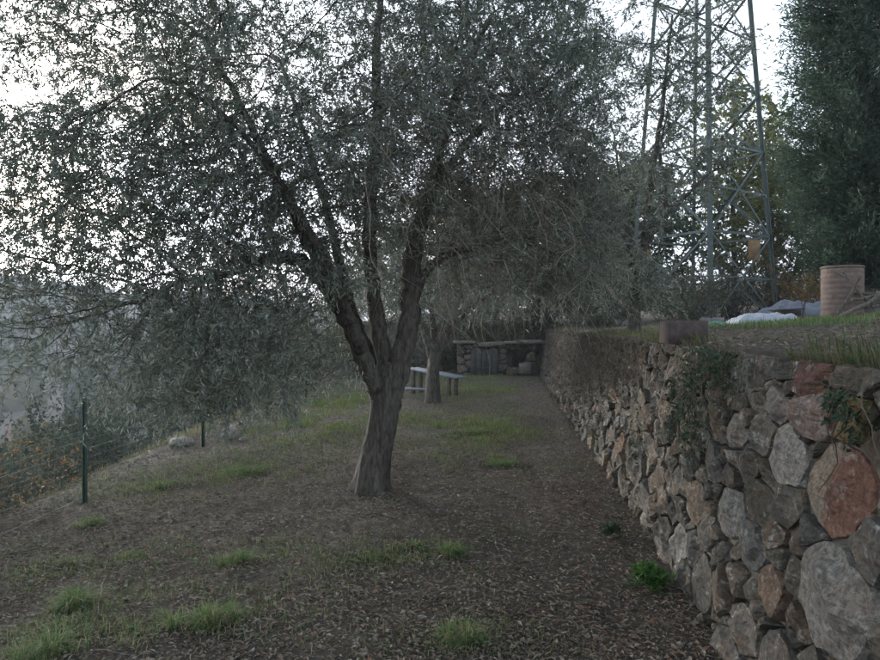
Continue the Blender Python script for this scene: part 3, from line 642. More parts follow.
def stone_cells(fixed, u0, u1, v0, v1, radii, rng, asp=1.5, tries=2600):
    """power diagram of stones packed on a wall face; returns [(polygon, centre, radius, fixed index)]"""
    S = [((u / asp), v, r, i) for i, (u, v, r) in enumerate(fixed)]; arr = np.array([s[:3] for s in S]) if S else np.zeros((0, 3)); ids = [s[3] for s in S]
    for r in radii:
        for _ in range(tries):
            rr = r * rng.uniform(0.85, 1.15); q = np.array([rng.uniform(u0, u1) / asp, rng.uniform(v0, v1)])
            if len(arr) == 0 or ((arr[:, 0] - q[0]) ** 2 + (arr[:, 1] - q[1]) ** 2 > (0.86 * (arr[:, 2] + rr)) ** 2).all():
                arr = np.vstack([arr, [q[0], q[1], rr]]); ids.append(-1)
    cells = []
    for i in range(len(arr)):
        s = arr[i]; d2 = (arr[:, 0] - s[0]) ** 2 + (arr[:, 1] - s[1]) ** 2; order = np.argsort(d2)[1:40]
        poly = [(u0 / asp, v0), (u1 / asp, v0), (u1 / asp, v1), (u0 / asp, v1)]
        poly = [(max(min(p[0], s[0] + 0.5), s[0] - 0.5), max(min(p[1], v1), v0)) for p in poly]
        for j in order:
            t = arr[j]; n = (2 * (t[0] - s[0]), 2 * (t[1] - s[1])); c = (t[0] ** 2 + t[1] ** 2 - t[2] ** 2) - (s[0] ** 2 + s[1] ** 2 - s[2] ** 2)
            poly = clip_poly(poly, n, c)
            if len(poly) < 3: break
        if len(poly) >= 3: cells.append(([(p[0] * asp, p[1]) for p in poly], (s[0] * asp, s[1]), s[2], ids[i]))
    return cells

STONE_PAL = [(0.108, 0.098, 0.083), (0.085, 0.077, 0.066), (0.128, 0.115, 0.096), (0.10, 0.086, 0.068), (0.068, 0.065, 0.060), (0.12, 0.095, 0.072), (0.10, 0.097, 0.092)]
def stone_geo(poly, rng, hi, gap=0.005, out=0.035, back=0.16, prow=0.0):
    """one stone: outline in (u, v), split faces as tilted planes, depth d outward; returns u, v, d columns and triangles"""
    p = np.array(poly); c = p.mean(0)
    q = []
    for i in range(len(p)):
        a, b = p[i], p[(i + 1) % len(p)]; L = np.linalg.norm(b - a); k = max(1, int(L / (0.05 if hi else 0.12)))
        for j in range(k): q.append(a + (b - a) * j / k)
    q = np.array(q); q = 0.86 * q + 0.14 * (np.roll(q, 1, 0) + np.roll(q, -1, 0)) / 2
    e = q - c; l = np.linalg.norm(e, axis=1, keepdims=True); q = c + e * np.maximum(0.3, 1 - gap * rng.uniform(0.3, 2.6, (len(q), 1)) / np.maximum(l, 1e-3)); e = q - c
    size = float(l.mean()); d0 = prow + rng.uniform(-0.02, 0.02); so = rng.uniform(0, 100)
    pl = [(rng.normal(0, 0.22), rng.normal(0.05, 0.22), 0.0)] + [(s1 * rng.uniform(0.3, 0.95), s2 * rng.uniform(0.3, 0.95), rng.uniform(0.15, 0.55) * size) for s1, s2 in ((1, 1), (-1, 1), (1, -1), (-1, -1)) if rng.uniform() < 0.75]
    rings = [(1.0, -back), (1.0, -0.022), (0.975, -0.003), (0.82, 0.0), (0.55, 0.0), (0.27, 0.0)] if hi else [(1.0, -back), (1.0, -0.03), (0.9, 0.0), (0.5, 0.0)]
    def depth(uv, amp):
        r = uv - c; dd = np.min([a_ * r[:, 0] + b_ * r[:, 1] + c_ for a_, b_, c_ in pl], axis=0); dd = np.clip(dd, -0.032, 0.04)
        return d0 + out + dd + amp * np.array([mnoise.noise(Vector((x * 13 + so, y * 13, so))) + 0.5 * mnoise.noise(Vector((x * 34 + so, y * 34, so))) for x, y in uv])
    V = []
    for k, (s, d) in enumerate(rings):
        uv = c + e * s
        if k and hi: uv = uv + rng.normal(0, 0.0035, uv.shape)
        V.append(np.column_stack([uv, np.full(len(uv), -back) if k == 0 else depth(uv, 0.011) + d]))
    n = len(q); V.append(np.column_stack([c[None], depth(c[None], 0.011)])); V = np.concatenate(V); k = np.arange(n); k2 = (k + 1) % n; Fs = []
    for r_ in range(len(rings) - 1):
        a, b, cc, d = r_ * n + k, r_ * n + k2, (r_ + 1) * n + k2, (r_ + 1) * n + k
        Fs += [np.stack([a, b, cc], 1), np.stack([a, cc, d], 1)]
    m = (len(rings) - 1) * n; Fs.append(np.stack([m + k, m + k2, np.full(n, len(V) - 1)], 1))
    return V, np.concatenate(Fs)

def wall_uv(px, py):
    dx, dz = (px - CX) / F, (HY - py) / F; y = (1.05 + BATTER * CAM_H) / (dx - 0.0985 - BATTER * dz); return y, CAM_H + dz * y

def terrace_wall():
    rng = np.random.default_rng(131)
    root = empty('stone_wall', (float(wall_x(2)), 2, 0), 'long dry-stone terrace wall of grey and rusty stones along the right of the path', 'wall')
    o = np.array(root.location)
    nd = nrm(np.array([-1, 0.0985, BATTER])); ud = nrm(np.array([0.0985, 1, 0]))
    def W(V): return np.column_stack([wall_x(V[:, 0]) + BATTER * V[:, 1], V[:, 0], V[:, 1]]) + V[:, 2:3] * nd - o
    # stones read off the photo: pixel, radius in metres, colour, description
    known = [((836, 490), .17, (0.27, 0.135, 0.10), 'large rust-red stone'), ((785, 455), .13, (0.36, 0.34, 0.30), 'pale whitish stone left of the rust-red one'), ((835, 600), .19, (0.30, 0.28, 0.25), 'big pale slanting slab at the lower right'),
             ((727, 512), .13, (0.24, 0.235, 0.22), 'grey flat-faced stone with light edge'), ((812, 372), .12, (0.15, 0.075, 0.065), 'dark reddish block at the top of the wall'), ((740, 372), .10, (0.22, 0.21, 0.18), None), ((700, 585), .14, (0.14, 0.13, 0.115), None),
             ((660, 560), .15, (0.13, 0.12, 0.11), None), ((770, 590), .10, (0.22, 0.15, 0.11), None), ((848, 415), .085, (0.36, 0.25, 0.12), None), ((735, 430), .10, (0.25, 0.23, 0.20), None), ((775, 405), .08, (0.24, 0.21, 0.19), None),
             ((820, 420), .09, (0.30, 0.22, 0.19), None), ((690, 465), .10, (0.17, 0.16, 0.15), None), ((870, 545), .11, (0.20, 0.18, 0.16), None), ((745, 630), .10, (0.17, 0.15, 0.13), None), ((640, 470), .11, (0.12, 0.115, 0.105), None), ((675, 375), .07, (0.24, 0.20, 0.19), None)]
    fixed = [(*wall_uv(*k[0]), k[1]) for k in known]
    cells = stone_cells(fixed, 0.3, WALL_Y1, 0.0, WALL_H, (0.115, 0.085, 0.062, 0.045, 0.032), rng, 1.45, 3000)
    cells.sort(key=lambda c: abs(c[1][0] - 2.2) if c[1][0] > 1.75 else 50)
    far = Acc()
    for i, (poly, c, r, fi) in enumerate(cells):
        solo = i < 296; hi = solo and c[0] < 6.5
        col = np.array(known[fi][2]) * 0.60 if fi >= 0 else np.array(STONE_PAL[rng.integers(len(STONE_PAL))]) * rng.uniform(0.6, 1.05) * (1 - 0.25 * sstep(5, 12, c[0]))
        if fi < 0 and rng.uniform() < 0.07: col = np.array([(0.12, 0.075, 0.052), (0.13, 0.10, 0.068), (0.17, 0.162, 0.145)][rng.integers(3)])
        V, Fc = stone_geo(poly, rng, hi, out=0.015, prow=0.02 if fi >= 0 else 0.0)
        P = W(V)
        if fi == 0:   # banded: pale on the far third, rust red on the rest
            w_ = sstep(0.02, 0.09, V[:, 0] - c[0] + 0.25 * (V[:, 1] - c[1]) + 0.02 * np.sin(V[:, 1] * 40))[:, None]; col = col * (1 - w_) + np.array((0.22, 0.18, 0.14)) * w_
        if solo:
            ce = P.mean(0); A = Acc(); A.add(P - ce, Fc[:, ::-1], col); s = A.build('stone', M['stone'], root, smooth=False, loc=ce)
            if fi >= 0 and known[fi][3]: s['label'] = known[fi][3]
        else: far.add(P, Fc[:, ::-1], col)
    tag(far.build('distant_stones', M['stone'], root, smooth=False), kind='stuff')
    A = Acc(); ys = np.linspace(-5, WALL_Y1, 60)
    prof = [(0.03, -0.1), (0.03 + BATTER * 1.38, 1.38), (0.30 + BATTER * 1.38, 1.38), (0.4, -0.1)]
    V = np.array([[wall_x(y) + a, y, z] for y in ys for a, z in prof]) - o; Fs = []
    for i in range(len(ys) - 1):
        for k in range(3): a = i * 4 + k; Fs += [(a, a + 4, a + 5), (a, a + 5, a + 1)]
    Fs += [(0, 1, 2), (0, 2, 3)]; e = (len(ys) - 1) * 4; Fs += [(e, e + 2, e + 1), (e, e + 3, e + 2)]
    A.add(V, Fs, (0.10, 0.088, 0.07)); A.build('earth_core', M['clay'], root, smooth=False)
    return W, o
WALL_W, WALL_O = terrace_wall()

def stone_shed():
    rng = np.random.default_rng(141); Y = 21.6; x0, x1, H = 0.55, 3.05, 0.98
    root = empty('stone_shed', (x0, Y, 0), 'low dark dry-stone shed with slab roof closing the far end of the path', 'shed')
    door = (2.35, 2.95)
    def face(poly): return np.array(poly)
    cells = stone_cells([], x0, x1, 0, H, (0.14, 0.1, 0.075), rng, 1.5, 400)
    for poly, c, r, _ in cells:
        if door[0] - 0.05 < c[0] < door[1] and c[1] > 0.38: continue
        V, Fc = stone_geo(poly, rng, False, out=0.03, back=0.3)
        P = np.column_stack([V[:, 0] - x0, -V[:, 2], V[:, 1]]); ce = P.mean(0)
        A = Acc(); A.add(P - ce, Fc, np.array(STONE_PAL[rng.integers(len(STONE_PAL))]) * rng.uniform(0.6, 1.1)); A.build('stone', M['stone'], root, loc=ce)
    A = Acc()
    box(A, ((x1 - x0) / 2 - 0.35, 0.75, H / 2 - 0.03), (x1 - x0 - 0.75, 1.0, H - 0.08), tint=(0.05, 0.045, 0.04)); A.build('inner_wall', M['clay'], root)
    for k, (a, b, t, dz) in enumerate([(-0.15, 0.62, 0.07, 0.02), (0.66, 1.5, 0.11, -0.045), (1.52, 2.05, 0.07, 0.01), (2.07, 2.8, 0.10, 0.03)]):
        A = Acc(); box(A, ((a + b) / 2, 0.45, H + 0.05 + dz), (b - a - 0.02, 1.3, t), rz=rng.normal(0, 0.06), ry=rng.normal(0, 0.035), tint=np.array((0.12, 0.11, 0.095)) * rng.uniform(0.8, 1.2), bev=0.02); A.build('roof_slab', M['stone'], root)
    for k in range(5):
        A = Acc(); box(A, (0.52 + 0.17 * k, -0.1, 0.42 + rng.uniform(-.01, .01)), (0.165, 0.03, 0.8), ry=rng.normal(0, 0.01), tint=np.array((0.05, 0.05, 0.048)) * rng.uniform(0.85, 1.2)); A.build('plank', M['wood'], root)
    A = Acc(); box(A, (2.15, -0.06, 0.22), (0.4, 0.18, 0.36), tint=(0.15, 0.14, 0.125), bev=0.05); A.build('block', M['stone'], root)
stone_shed()

# loose boulders along the edge of the terrace
def boulder(px, py, size, label, col, seed):
    p = on_ground(px, py); rng = np.random.default_rng(seed); n, m = 18, 11; V = []
    for i in range(m):
        t = math.pi * i / (m - 1)
        for j in range(n):
            a = 2 * math.pi * j / n; d = Vector((math.sin(t) * math.cos(a), math.sin(t) * math.sin(a), math.cos(t)))
            r = 1 + 0.30 * mnoise.noise(d * 1.6 + Vector((seed, 0, 0))) + 0.10 * mnoise.noise(d * 4 + Vector((0, seed, 0)))
            V.append((d.x * r * size[0], d.y * r * size[1], d.z * r * size[2] + size[2] * 0.6))
    Fs = []
    for i in range(m - 1):
        for j in range(n): a, b = i * n + j, i * n + (j + 1) % n; Fs += [(a, a + n, b + n), (a, b + n, b)]
    A = Acc(); A.add(V, Fs, col); tag(A.build('boulder', M['stone'], loc=p), label, 'rock', 'loose stones at the terrace edge')
boulder(229, 438, (0.15, 0.13, 0.13), 'pale round boulder standing at the terrace edge right of the far fence post', (0.36, 0.34, 0.31), 3)
boulder(182, 444, (0.19, 0.14, 0.08), 'low flat pale stone at the terrace edge left of the far fence post', (0.30, 0.28, 0.26), 7)
boulder(283, 404, (0.10, 0.10, 0.08), 'small grey stone on the edge farther along, below the drooping twigs', (0.24, 0.22, 0.21), 9)
boulder(243, 440, (0.07, 0.06, 0.04), 'small stone lying just right of the pale round boulder', (0.26, 0.24, 0.22), 12)

# ------------------------------------------------------------------ pylon
def pylon():
    Yc = 20.6; cx = 7.9; rng = np.random.default_rng(151); zb = 1.7
    root = empty('lattice_pylon', (cx, Yc, zb), 'tall grey-green lattice steel electricity pylon on the upper terrace', 'pylon')
    ang = [R(-86), R(4), R(94), R(184)]
    rot = R(-17.6)
    HT = 24.0
    def rad(z): return 2.13 - 0.0805 * z if z < 17 else max(0.30, 2.13 - 0.0805 * 17 - 0.045 * (z - 17))
    def corner(k, z): a = ang[k % 4] + rot; return np.array([rad(z) * math.cos(a), rad(z) * math.sin(a), z])
    C = (0.062, 0.085, 0.082)
    def angle_bar(name, p, q, w, t=0.008, col=C):
        """an L-section bar between two points"""
        p, q = np.array(p), np.array(q); d = nrm(q - p); inn = nrm(np.array([-(p[0] + q[0]) / 2, -(p[1] + q[1]) / 2, 0]) + 1e-4); s = nrm(np.cross(d, inn)); n = np.cross(s, d)
        prof = np.array([(0, 0), (w, 0), (w, t), (t, t), (t, w), (0, w)]) - w * 0.35
        V = np.concatenate([e + prof[:, :1] * s + prof[:, 1:] * n for e in (p, q)]); Fs = []
        for i in range(6): j = (i + 1) % 6; Fs += [(i, j, j + 6), (i, j + 6, i + 6)]
        Fs += [(0, 2, 1), (0, 3, 2), (0, 4, 3), (0, 5, 4), (6, 7, 8), (6, 8, 9), (6, 9, 10), (6, 10, 11)]
        A = Acc(); A.add(V, Fs, np.array(col) * rng.uniform(0.85, 1.15)); return A.build(name, M['steel'], root, smooth=False)
    for k in range(4): angle_bar('leg', corner(k, -0.3), corner(k, 17), 0.15 if k == 0 else 0.115, 0.014); angle_bar('leg', corner(k, 17), corner(k, HT), 0.10, 0.012)
    levels = [0.0, 2.5, 5.0, 6.7, 8.3, 9.8, 11.2, 12.5, 13.7, 14.8, 15.9, 17.0, 18.2, 19.4, 20.6, 21.8, 23.0, 24.0]
    for i in range(len(levels) - 1):
        z0, z1 = levels[i], levels[i + 1]
        for k in range(4):
            a0, b0, a1, b1 = corner(k, z0), corner(k + 1, z0), corner(k, z1), corner(k + 1, z1)
            w = 0.055 if z0 < 10 else 0.048
            angle_bar('brace', a0, b1, w); angle_bar('brace', b0 * 0.995, a1 * 0.995, w)
            if i in (0, 1, 4, 7, 11, 14): angle_bar('cross_bar', a1, b1, w + 0.01)
            if i < 2:   # secondary ties between the crossing and the legs
                m = (a0 + b0 + a1 + b1) / 4; angle_bar('tie', (a0 + a1) / 2, (a0 + b1) / 2 * 0.5 + m * 0.5, 0.05); angle_bar('tie', (b0 + b1) / 2, (b0 + a1) / 2 * 0.5 + m * 0.5, 0.05)
    for z in (17.0, 20.6):
        for sx in (-1, 1):
            tip = np.array([sx * 3.4, 0, z + 0.2]); 
            for k in range(4):
                c = corner(k, z)
                if c[0] * sx > -0.15: angle_bar('arm_bar', c, tip, 0.07); angle_bar('arm_bar', corner(k, z + 1.2), tip, 0.06)
    for k in range(4):
        A = Acc(); c = corner(k, -0.15); box(A, c, (0.5, 0.5, 0.5), tint=(0.22, 0.21, 0.2), bev=0.03); A.build('footing', M['clay'], root)
    for (px, py, Yd) in ((645, 254, 20.0), (754, 250, 20.0)):
        A = Acc(); p = at(px, py, Yd) - np.array(root.location); box(A, p, (0.36, 0.012, 0.60 if px > 700 else 0.30), tint=(0.19, 0.115, 0.05), bev=0.004); s = A.build('warning_plate', M['steel'], root); s['label'] = 'small orange-yellow warning plate'
pylon()

# ------------------------------------------------------------------ things on the upper terrace
def terrace_point(px, y): x = (px - CX) / F * y; return np.array([x, y, float(ground_z(x, y))])

def lathe(acc, prof, sides=40, tint=None):
    a = np.linspace(0, 2 * math.pi, sides, endpoint=False); V = np.array([[r * math.cos(t), r * math.sin(t), z] for r, z in prof for t in a]); k = np.arange(sides); k2 = (k + 1) % sides; Fs = []
    for i in range(len(prof) - 1): Fs += [np.stack([i * sides + k, i * sides + k2, (i + 1) * sides + k2], 1), np.stack([i * sides + k, (i + 1) * sides + k2, (i + 1) * sides + k], 1)]
    acc.add(V, np.concatenate(Fs), tint)

p = terrace_point(842, 12.0)
tank = empty('round_tank', p, 'round pinkish-brown ribbed tank under the tall conifer', 'tank')
prof = [(0.001, -0.05), (0.325, -0.05)]
for i in range(9):
    z = 0.02 + i * 0.092; prof += [(0.330, z), (0.336, z + 0.02), (0.336, z + 0.052), (0.330, z + 0.072)]
A = Acc(); lathe(A, prof + [(0.322, 0.85)], 44, (0.145, 0.110, 0.093)); A.build('shell', M['clay'], tank)
A = Acc(); lathe(A, [(0.318, 0.835), (0.345, 0.845), (0.347, 0.87), (0.33, 0.882), (0.18, 0.89), (0.001, 0.893)], 44, (0.125, 0.098, 0.084)); A.build('lid', M['clay'], tank)

def branch(a, b, r0, r1, seed, label, forks=2, bow=0.06):
    rng = np.random.default_rng(seed); a, b = np.array(a), np.array(b); A = Acc(); n = 9; t = np.linspace(0, 1, n)[:, None]
    pts = a + (b - a) * t + np.sin(t * math.pi) * bow * rng.normal(size=3) + np.concatenate([np.zeros((1, 3)), rng.normal(size=(n - 1, 3)) * 0.012])
    tube(A, pts - a, np.linspace(r0, r1, n), 7, tint=np.array((0.10, 0.088, 0.075)) * rng.uniform(0.7, 1.3), lobes=bark_lobes(0, 1, 0.07, 2, seed))
    for k in range(forks):
        j = rng.integers(3, n - 1); v = nrm(nrm(b - a) + 0.7 * rng.normal(size=3)); L = rng.uniform(0.15, 0.4); q = [pts[j] - a]
        for _ in range(5): v = nrm(v + 0.15 * rng.normal(size=3)); q.append(q[-1] + v * L / 5)
        tube(A, q, np.linspace(r1 * 0.9, r1 * 0.3, 6), 5, tint=(0.09, 0.08, 0.068), cap=False)
    return tag(A.build('dead_branch', M['bark'], loc=a), label, 'branch', 'dead branches piled beside the round tank')
def tp(px, py, y): return at(px, py, y)
branch(tp(838, 316, 11.3), tp(861, 277, 11.5), .032, .018, 1, 'dark branch leaning across the front of the round tank', 1, 0.02)
branch(tp(866, 300, 11.45), tp(842, 272, 11.55), .03, .016, 2, 'short dark branch crossing the leaning one to form a V', 1, 0.02)
branch(tp(838, 318, 11.0), tp(896, 281, 11.2), .04, .022, 3, 'long branch slanting up to the right edge beside the tank', 2, 0.03)
for i, w in enumerate(('lowest', 'second lowest', 'middle', 'second highest', 'topmost')):
    y = 10.8 + 0.2 * i; py0 = 319 - 6.5 * i
    branch(tp(852 + 4 * (i % 3), py0, y), tp(925, py0 - 4 - 3 * (i % 4), y + 0.3), .036 - 0.002 * i, .015, 20 + i, w + ' grey dead branch of the pile at the right edge beside the tank', 3, 0.05)

def crumpled(name, x, y, sx, sy, h, label, cat, col, seed, mat='cloth', ridges=1.0, rz=0.0):
    n, m = 46, 26; z0 = float(ground_z(x, y)); V = []
    for j in range(m):
        for i in range(n):
            u, v = 2 * i / (n - 1) - 1, 2 * j / (m - 1) - 1; q = 1 - max(abs(u) ** 2.6, abs(v) ** 2.4)
            e = max(0.0, q) ** 0.5; w = Vector((u * 2.2 + seed, v * 2.2, seed * .3))
            hh = h * e * (0.72 + 0.42 * mnoise.noise(w) + 0.16 * ridges * (1 - abs(mnoise.noise(w * 2.3)) * 2))
            X = u * sx * (1 + 0.12 * mnoise.noise(Vector((seed, v * 2, 0)))); Yy = v * sy * (1 + 0.15 * mnoise.noise(Vector((u * 2, seed, 1))))
            cx_, sn = math.cos(rz), math.sin(rz); X, Yy = X * cx_ - Yy * sn, X * sn + Yy * cx_
            V.append((X, Yy, float(ground_z(x + X, y + Yy)) - z0 + hh + 0.005 - 0.02 * (q <= 0.01)))
    Fs = []
    for j in range(m - 1):
        for i in range(n - 1): a = j * n + i; Fs += [(a, a + 1, a + n + 1), (a, a + n + 1, a + n)]
    A = Acc(); A.add(V, Fs, col); o = A.build(name, M[mat], loc=(x, y, z0)); sol = o.modifiers.new('thickness', 'SOLIDIFY'); sol.thickness = 0.006
    return tag(o, label, cat)
x, y = (760 - CX) / F * 11.6, 11.6
crumpled('white_sack', x, y, 0.50, 0.30, 0.19, 'crumpled white plastic sack lying on the upper terrace', 'sack', (0.30, 0.33, 0.37), 4.3, ridges=1.2)
crumpled('green_tarpaulin', (713 - CX) / F * 11.4, 11.4, 0.17, 0.16, 0.07, 'small crumpled green tarpaulin at the left end of the white sack', 'tarpaulin', (0.05, 0.17, 0.13), 8.1)
crumpled('covered_heap', (797 - CX) / F * 16.5, 16.5, 0.8, 0.6, 0.46, 'low heap under a bluish grey sheet behind the white sack', 'heap', (0.10, 0.118, 0.15), 12.7, ridges=0.4)
p = terrace_point(786, 13.6)
lidb = empty('low_box', p, 'low dark wooden box with overhanging lid behind the white sack', 'box')
A = Acc(); box(A, (0, 0, 0.09), (0.40, 0.4, 0.20), tint=(0.06, 0.045, 0.04)); A.build('box_side', M['wood'], lidb)
A = Acc(); box(A, (0.01, 0, 0.205), (0.50, 0.48, 0.03), ry=-0.05, tint=(0.08, 0.07, 0.065)); A.build('lid', M['wood'], lidb)
shrub('sapling', *terrace_point(803, 13.9)[:2], 'thin bare sapling standing in front of the bluish heap', 160, 0.62, 0.05, 2, PAL_BR, 2, 0.04, r0=0.016, lean=0.08)

p = terrace_point(683, 5.45); p[2] = 1.455
bx = empty('planter_box', p, 'small dark brown metal box standing on the edge of the stone wall', 'box')
bw, bd, bh, th = 0.315, 0.22, 0.18, 0.012
for (c, s, nm) in (((0, -bd / 2, bh / 2), (bw, th, bh), 'side_panel'), ((0, bd / 2, bh / 2), (bw, th, bh), 'side_panel'), ((-bw / 2 + th / 2 + .0015, 0, bh / 2 - .003), (th, bd - th - .002, bh - .006), 'end_panel'), ((bw / 2 - th / 2 - .0015, 0, bh / 2 - .003), (th, bd - th - .002, bh - .006), 'end_panel')):
    A = Acc(); box(A, c, s, tint=(0.060, 0.046, 0.042), bev=0.003); A.build(nm, M['box'], bx)
A = Acc(); box(A, (0, 0, bh * 0.42), (bw - 2 * th - .006, bd - th - .006, bh * 0.78), tint=(0.04, 0.034, 0.028)); A.build('soil', M['clay'], bx)

# ------------------------------------------------------------------ bench beside the second olive
def bench():
    a = at(411, 368, 16.2); b = at(462, 378, 15.3); g = on_ground(438, 396)
    root = empty('plank_bench', g, 'rickety bench of pale bluish planks behind the smaller olive trunk', 'bench'); d = b - a; L = np.linalg.norm(d); rz = math.atan2(d[1], d[0]); ry = -math.asin(d[2] / L); c = (a + b) / 2 - g
    side = np.array([-math.sin(rz), math.cos(rz), 0])
    for k in (-1, 0, 1): A = Acc(); box(A, c + side * 0.15 * k, (L * (1 - 0.03 * abs(k)), 0.135, 0.035), rz=rz, ry=ry, tint=(0.16, 0.178, 0.205)); A.build('seat_plank', M['wood'], root)
    for t in (0.12, 0.82):
        for k in (-1, 1):
            p_ = a + d * t + side * 0.14 * k - g; top = p_[2] - 0.02; gz = float(ground_z(p_[0] + g[0], p_[1] + g[1])) - g[2]
            A = Acc(); box(A, (p_[0], p_[1], (top + gz) / 2 - .01), (0.09, 0.07, top - gz + .02), rz=rz, tint=(0.11, 0.095, 0.08)); A.build('leg', M['wood'], root)
    a2, b2_ = at(401, 388, 15.1), at(430, 390, 14.9); d2 = b2_ - a2; L2_ = np.linalg.norm(d2)
    A = Acc(); box(A, (a2 + b2_) / 2 - g, (L2_ + .1, 0.16, 0.035), rz=math.atan2(d2[1], d2[0]), tint=(0.16, 0.178, 0.205)); A.build('foot_plank', M['wood'], root)
    for q in (a2, b2_):
        gz = float(ground_z(q[0], q[1])); A = Acc(); box(A, (q[0] - g[0], q[1] - g[1], (gz + q[2]) / 2 - g[2] - .01), (0.08, 0.12, q[2] - gz), tint=(0.12, 0.10, 0.085)); A.build('support_block', M['wood'], root)
bench()

# ------------------------------------------------------------------ wire fence
def fence():
    p1, p2 = on_ground(83, 502), on_ground(202, 446); d = p2 - p1; d2 = np.array([d[0], d[1], 0])
    root = empty('wire_fence', p1, 'green wire fence with slim metal posts along the terrace edge', 'fence'); H = 1.12 * (p1[1] / 7.2)
    P = []
    for t in (-0.95, 0, 1.0, 2.0, 3.0):
        q = p1 + d2 * t; q[2] = float(ground_z(q[0], q[1])); P.append(q); A = Acc()
        w = 0.022; top = q - p1 + np.array([0, 0, H if t > -0.5 else H])
        box(A, (q + top + p1) / 2 - p1 + np.array([0, 0, -0.1]), (0.012, 2 * w, H + 0.2), tint=(0.03, 0.06, 0.045), bev=0.002)
        box(A, (q + top + p1) / 2 - p1 + np.array([0.022, 0, -0.1]), (0.034, 0.008, H + 0.2), tint=(0.03, 0.06, 0.045), bev=0.002)
        A.build('post', M['steel'], root)
    A = Acc()
    for i in range(len(P) - 1):
        a, b = P[i], P[i + 1]; off = np.array([-0.02, 0, 0])
        hs = list(np.linspace(0.06, H - 0.05, 11))
        for k, h in enumerate(hs):
            t = np.linspace(0, 1, 7)[:, None]; line = a + (b - a) * t + np.array([0, 0, h]) - np.sin(t * math.pi) * np.array([0, 0, 0.015]) + off - p1
            tube(A, line, np.full(7, 0.0009 if k not in (0, 5, 10) else 0.0015), 3, tint=(0.10, 0.14, 0.12), cap=False)
        n = int(np.linalg.norm(b - a) / 0.1)
        for k in range(n):
            q = a + (b - a) * (k + .5) / n + off - p1; tube(A, [q + np.array([0, 0, hs[0]]), q + np.array([0, 0, hs[-1]])], [0.0008, 0.0008], 3, tint=(0.10, 0.14, 0.12), cap=False)
    tag(A.build('wire_mesh', M['steel'], root), kind='stuff')
fence()

# ------------------------------------------------------------------ plants on and below the wall
def wall_creeper(name, label, cat, spots, n, L, pal, seed, hang=0.0, vines=14, vine_col=(0.07, 0.06, 0.05)):
    rng = np.random.default_rng(seed); pal = np.array(pal); A, B = Acc(), Acc(); u0, v0 = wall_uv(*spots[0][:2]) if spots[0][0] > 50 else spots[0][:2]
    base = np.array([wall_x(u0) + BATTER * v0, u0, v0]); root = empty(name, base, label, cat)
    for (a, b, su, sv) in spots:
        u, v = wall_uv(a, b) if a > 50 else (a, b)
        U = u + su * rng.normal(size=n); Vv = np.clip(v + sv * rng.normal(size=n), 0.02, WALL_H - 0.02 * np.abs(rng.normal(size=n))); dp = np.abs(rng.normal(0.05, 0.03, n)) + 0.01
        P = WALL_W(np.column_stack([U, Vv, dp])) + WALL_O - base
        D = nrm(np.array([-0.35, 0, -0.5 - hang]) + 0.7 * rng.normal(size=(n, 3)))
        leaf_cards(A, P, D, L * rng.uniform(0.5, 1.3, n), L * 0.6 * rng.uniform(0.6, 1.2, n), pal[rng.integers(0, len(pal), n)] * rng.uniform(0.7, 1.3, (n, 1)), rng, flat=(-1, 0, 0.4))
        for k in range(vines):
            uu, vv = u + su * 1.2 * rng.normal(), min(WALL_H + .03, v + abs(sv * 1.6 * rng.normal())); pts = []
            for j in range(8): pts.append((uu, vv, abs(rng.normal(0.05, 0.015)))); uu += rng.normal(0, 0.03); vv = max(0.02, vv - rng.uniform(0.02, 0.10) * (0.6 + sv * 2))
            tube(B, WALL_W(np.array(pts)) + WALL_O - base, np.linspace(0.004, 0.0015, 8), 3, tint=np.array(vine_col) * rng.uniform(0.7, 1.5), cap=False)
    tag(B.build('stems', M['twig'], root), kind='stuff'); tag(A.build('foliage', M['leaf'], root, smooth=False), kind='stuff')
PAL_IVY = [(0.03, 0.055, 0.032), (0.04, 0.07, 0.04), (0.025, 0.042, 0.028), (0.06, 0.085, 0.045)]
wall_creeper('wall_creeper', 'dark green creeper hanging over the top of the wall right of the small box', 'creeper', [(705, 372, .22, .12), (690, 400, .25, .16), (735, 368, .15, .07), (700, 430, .15, .12)], 260, 0.035, PAL_IVY, 171)
wall_creeper('wall_creeper', 'green weeds growing from the joints right of the rust-red stone', 'creeper', [(868, 428, .05, .04), (856, 402, .05, .03)], 90, 0.03, PAL_IVY, 172, vines=2)
wall_creeper('wall_creeper', 'dry brown creeper strands covering the far stretch of the wall', 'creeper', [(7.6, 1.28, .7, .2), (9.0, 1.2, .9, .3), (10.2, 1.0, 1.0, .4), (11.5, 0.9, 1.4, .45), (14.5, 0.8, 1.8, .5), (18.5, 0.8, 1.8, .5)], 1000, 0.045, [(0.06, 0.055, 0.042), (0.048, 0.05, 0.037), (0.08, 0.07, 0.052), (0.042, 0.052, 0.036)], 173, hang=0.4, vines=110)
wall_creeper('wall_creeper', 'low dark moss and weeds on the foot of the wall beyond the green plant', 'creeper', [(600, 425, .35, .12), (640, 440, .25, .12)], 160, 0.03, PAL_IVY, 174, vines=6)

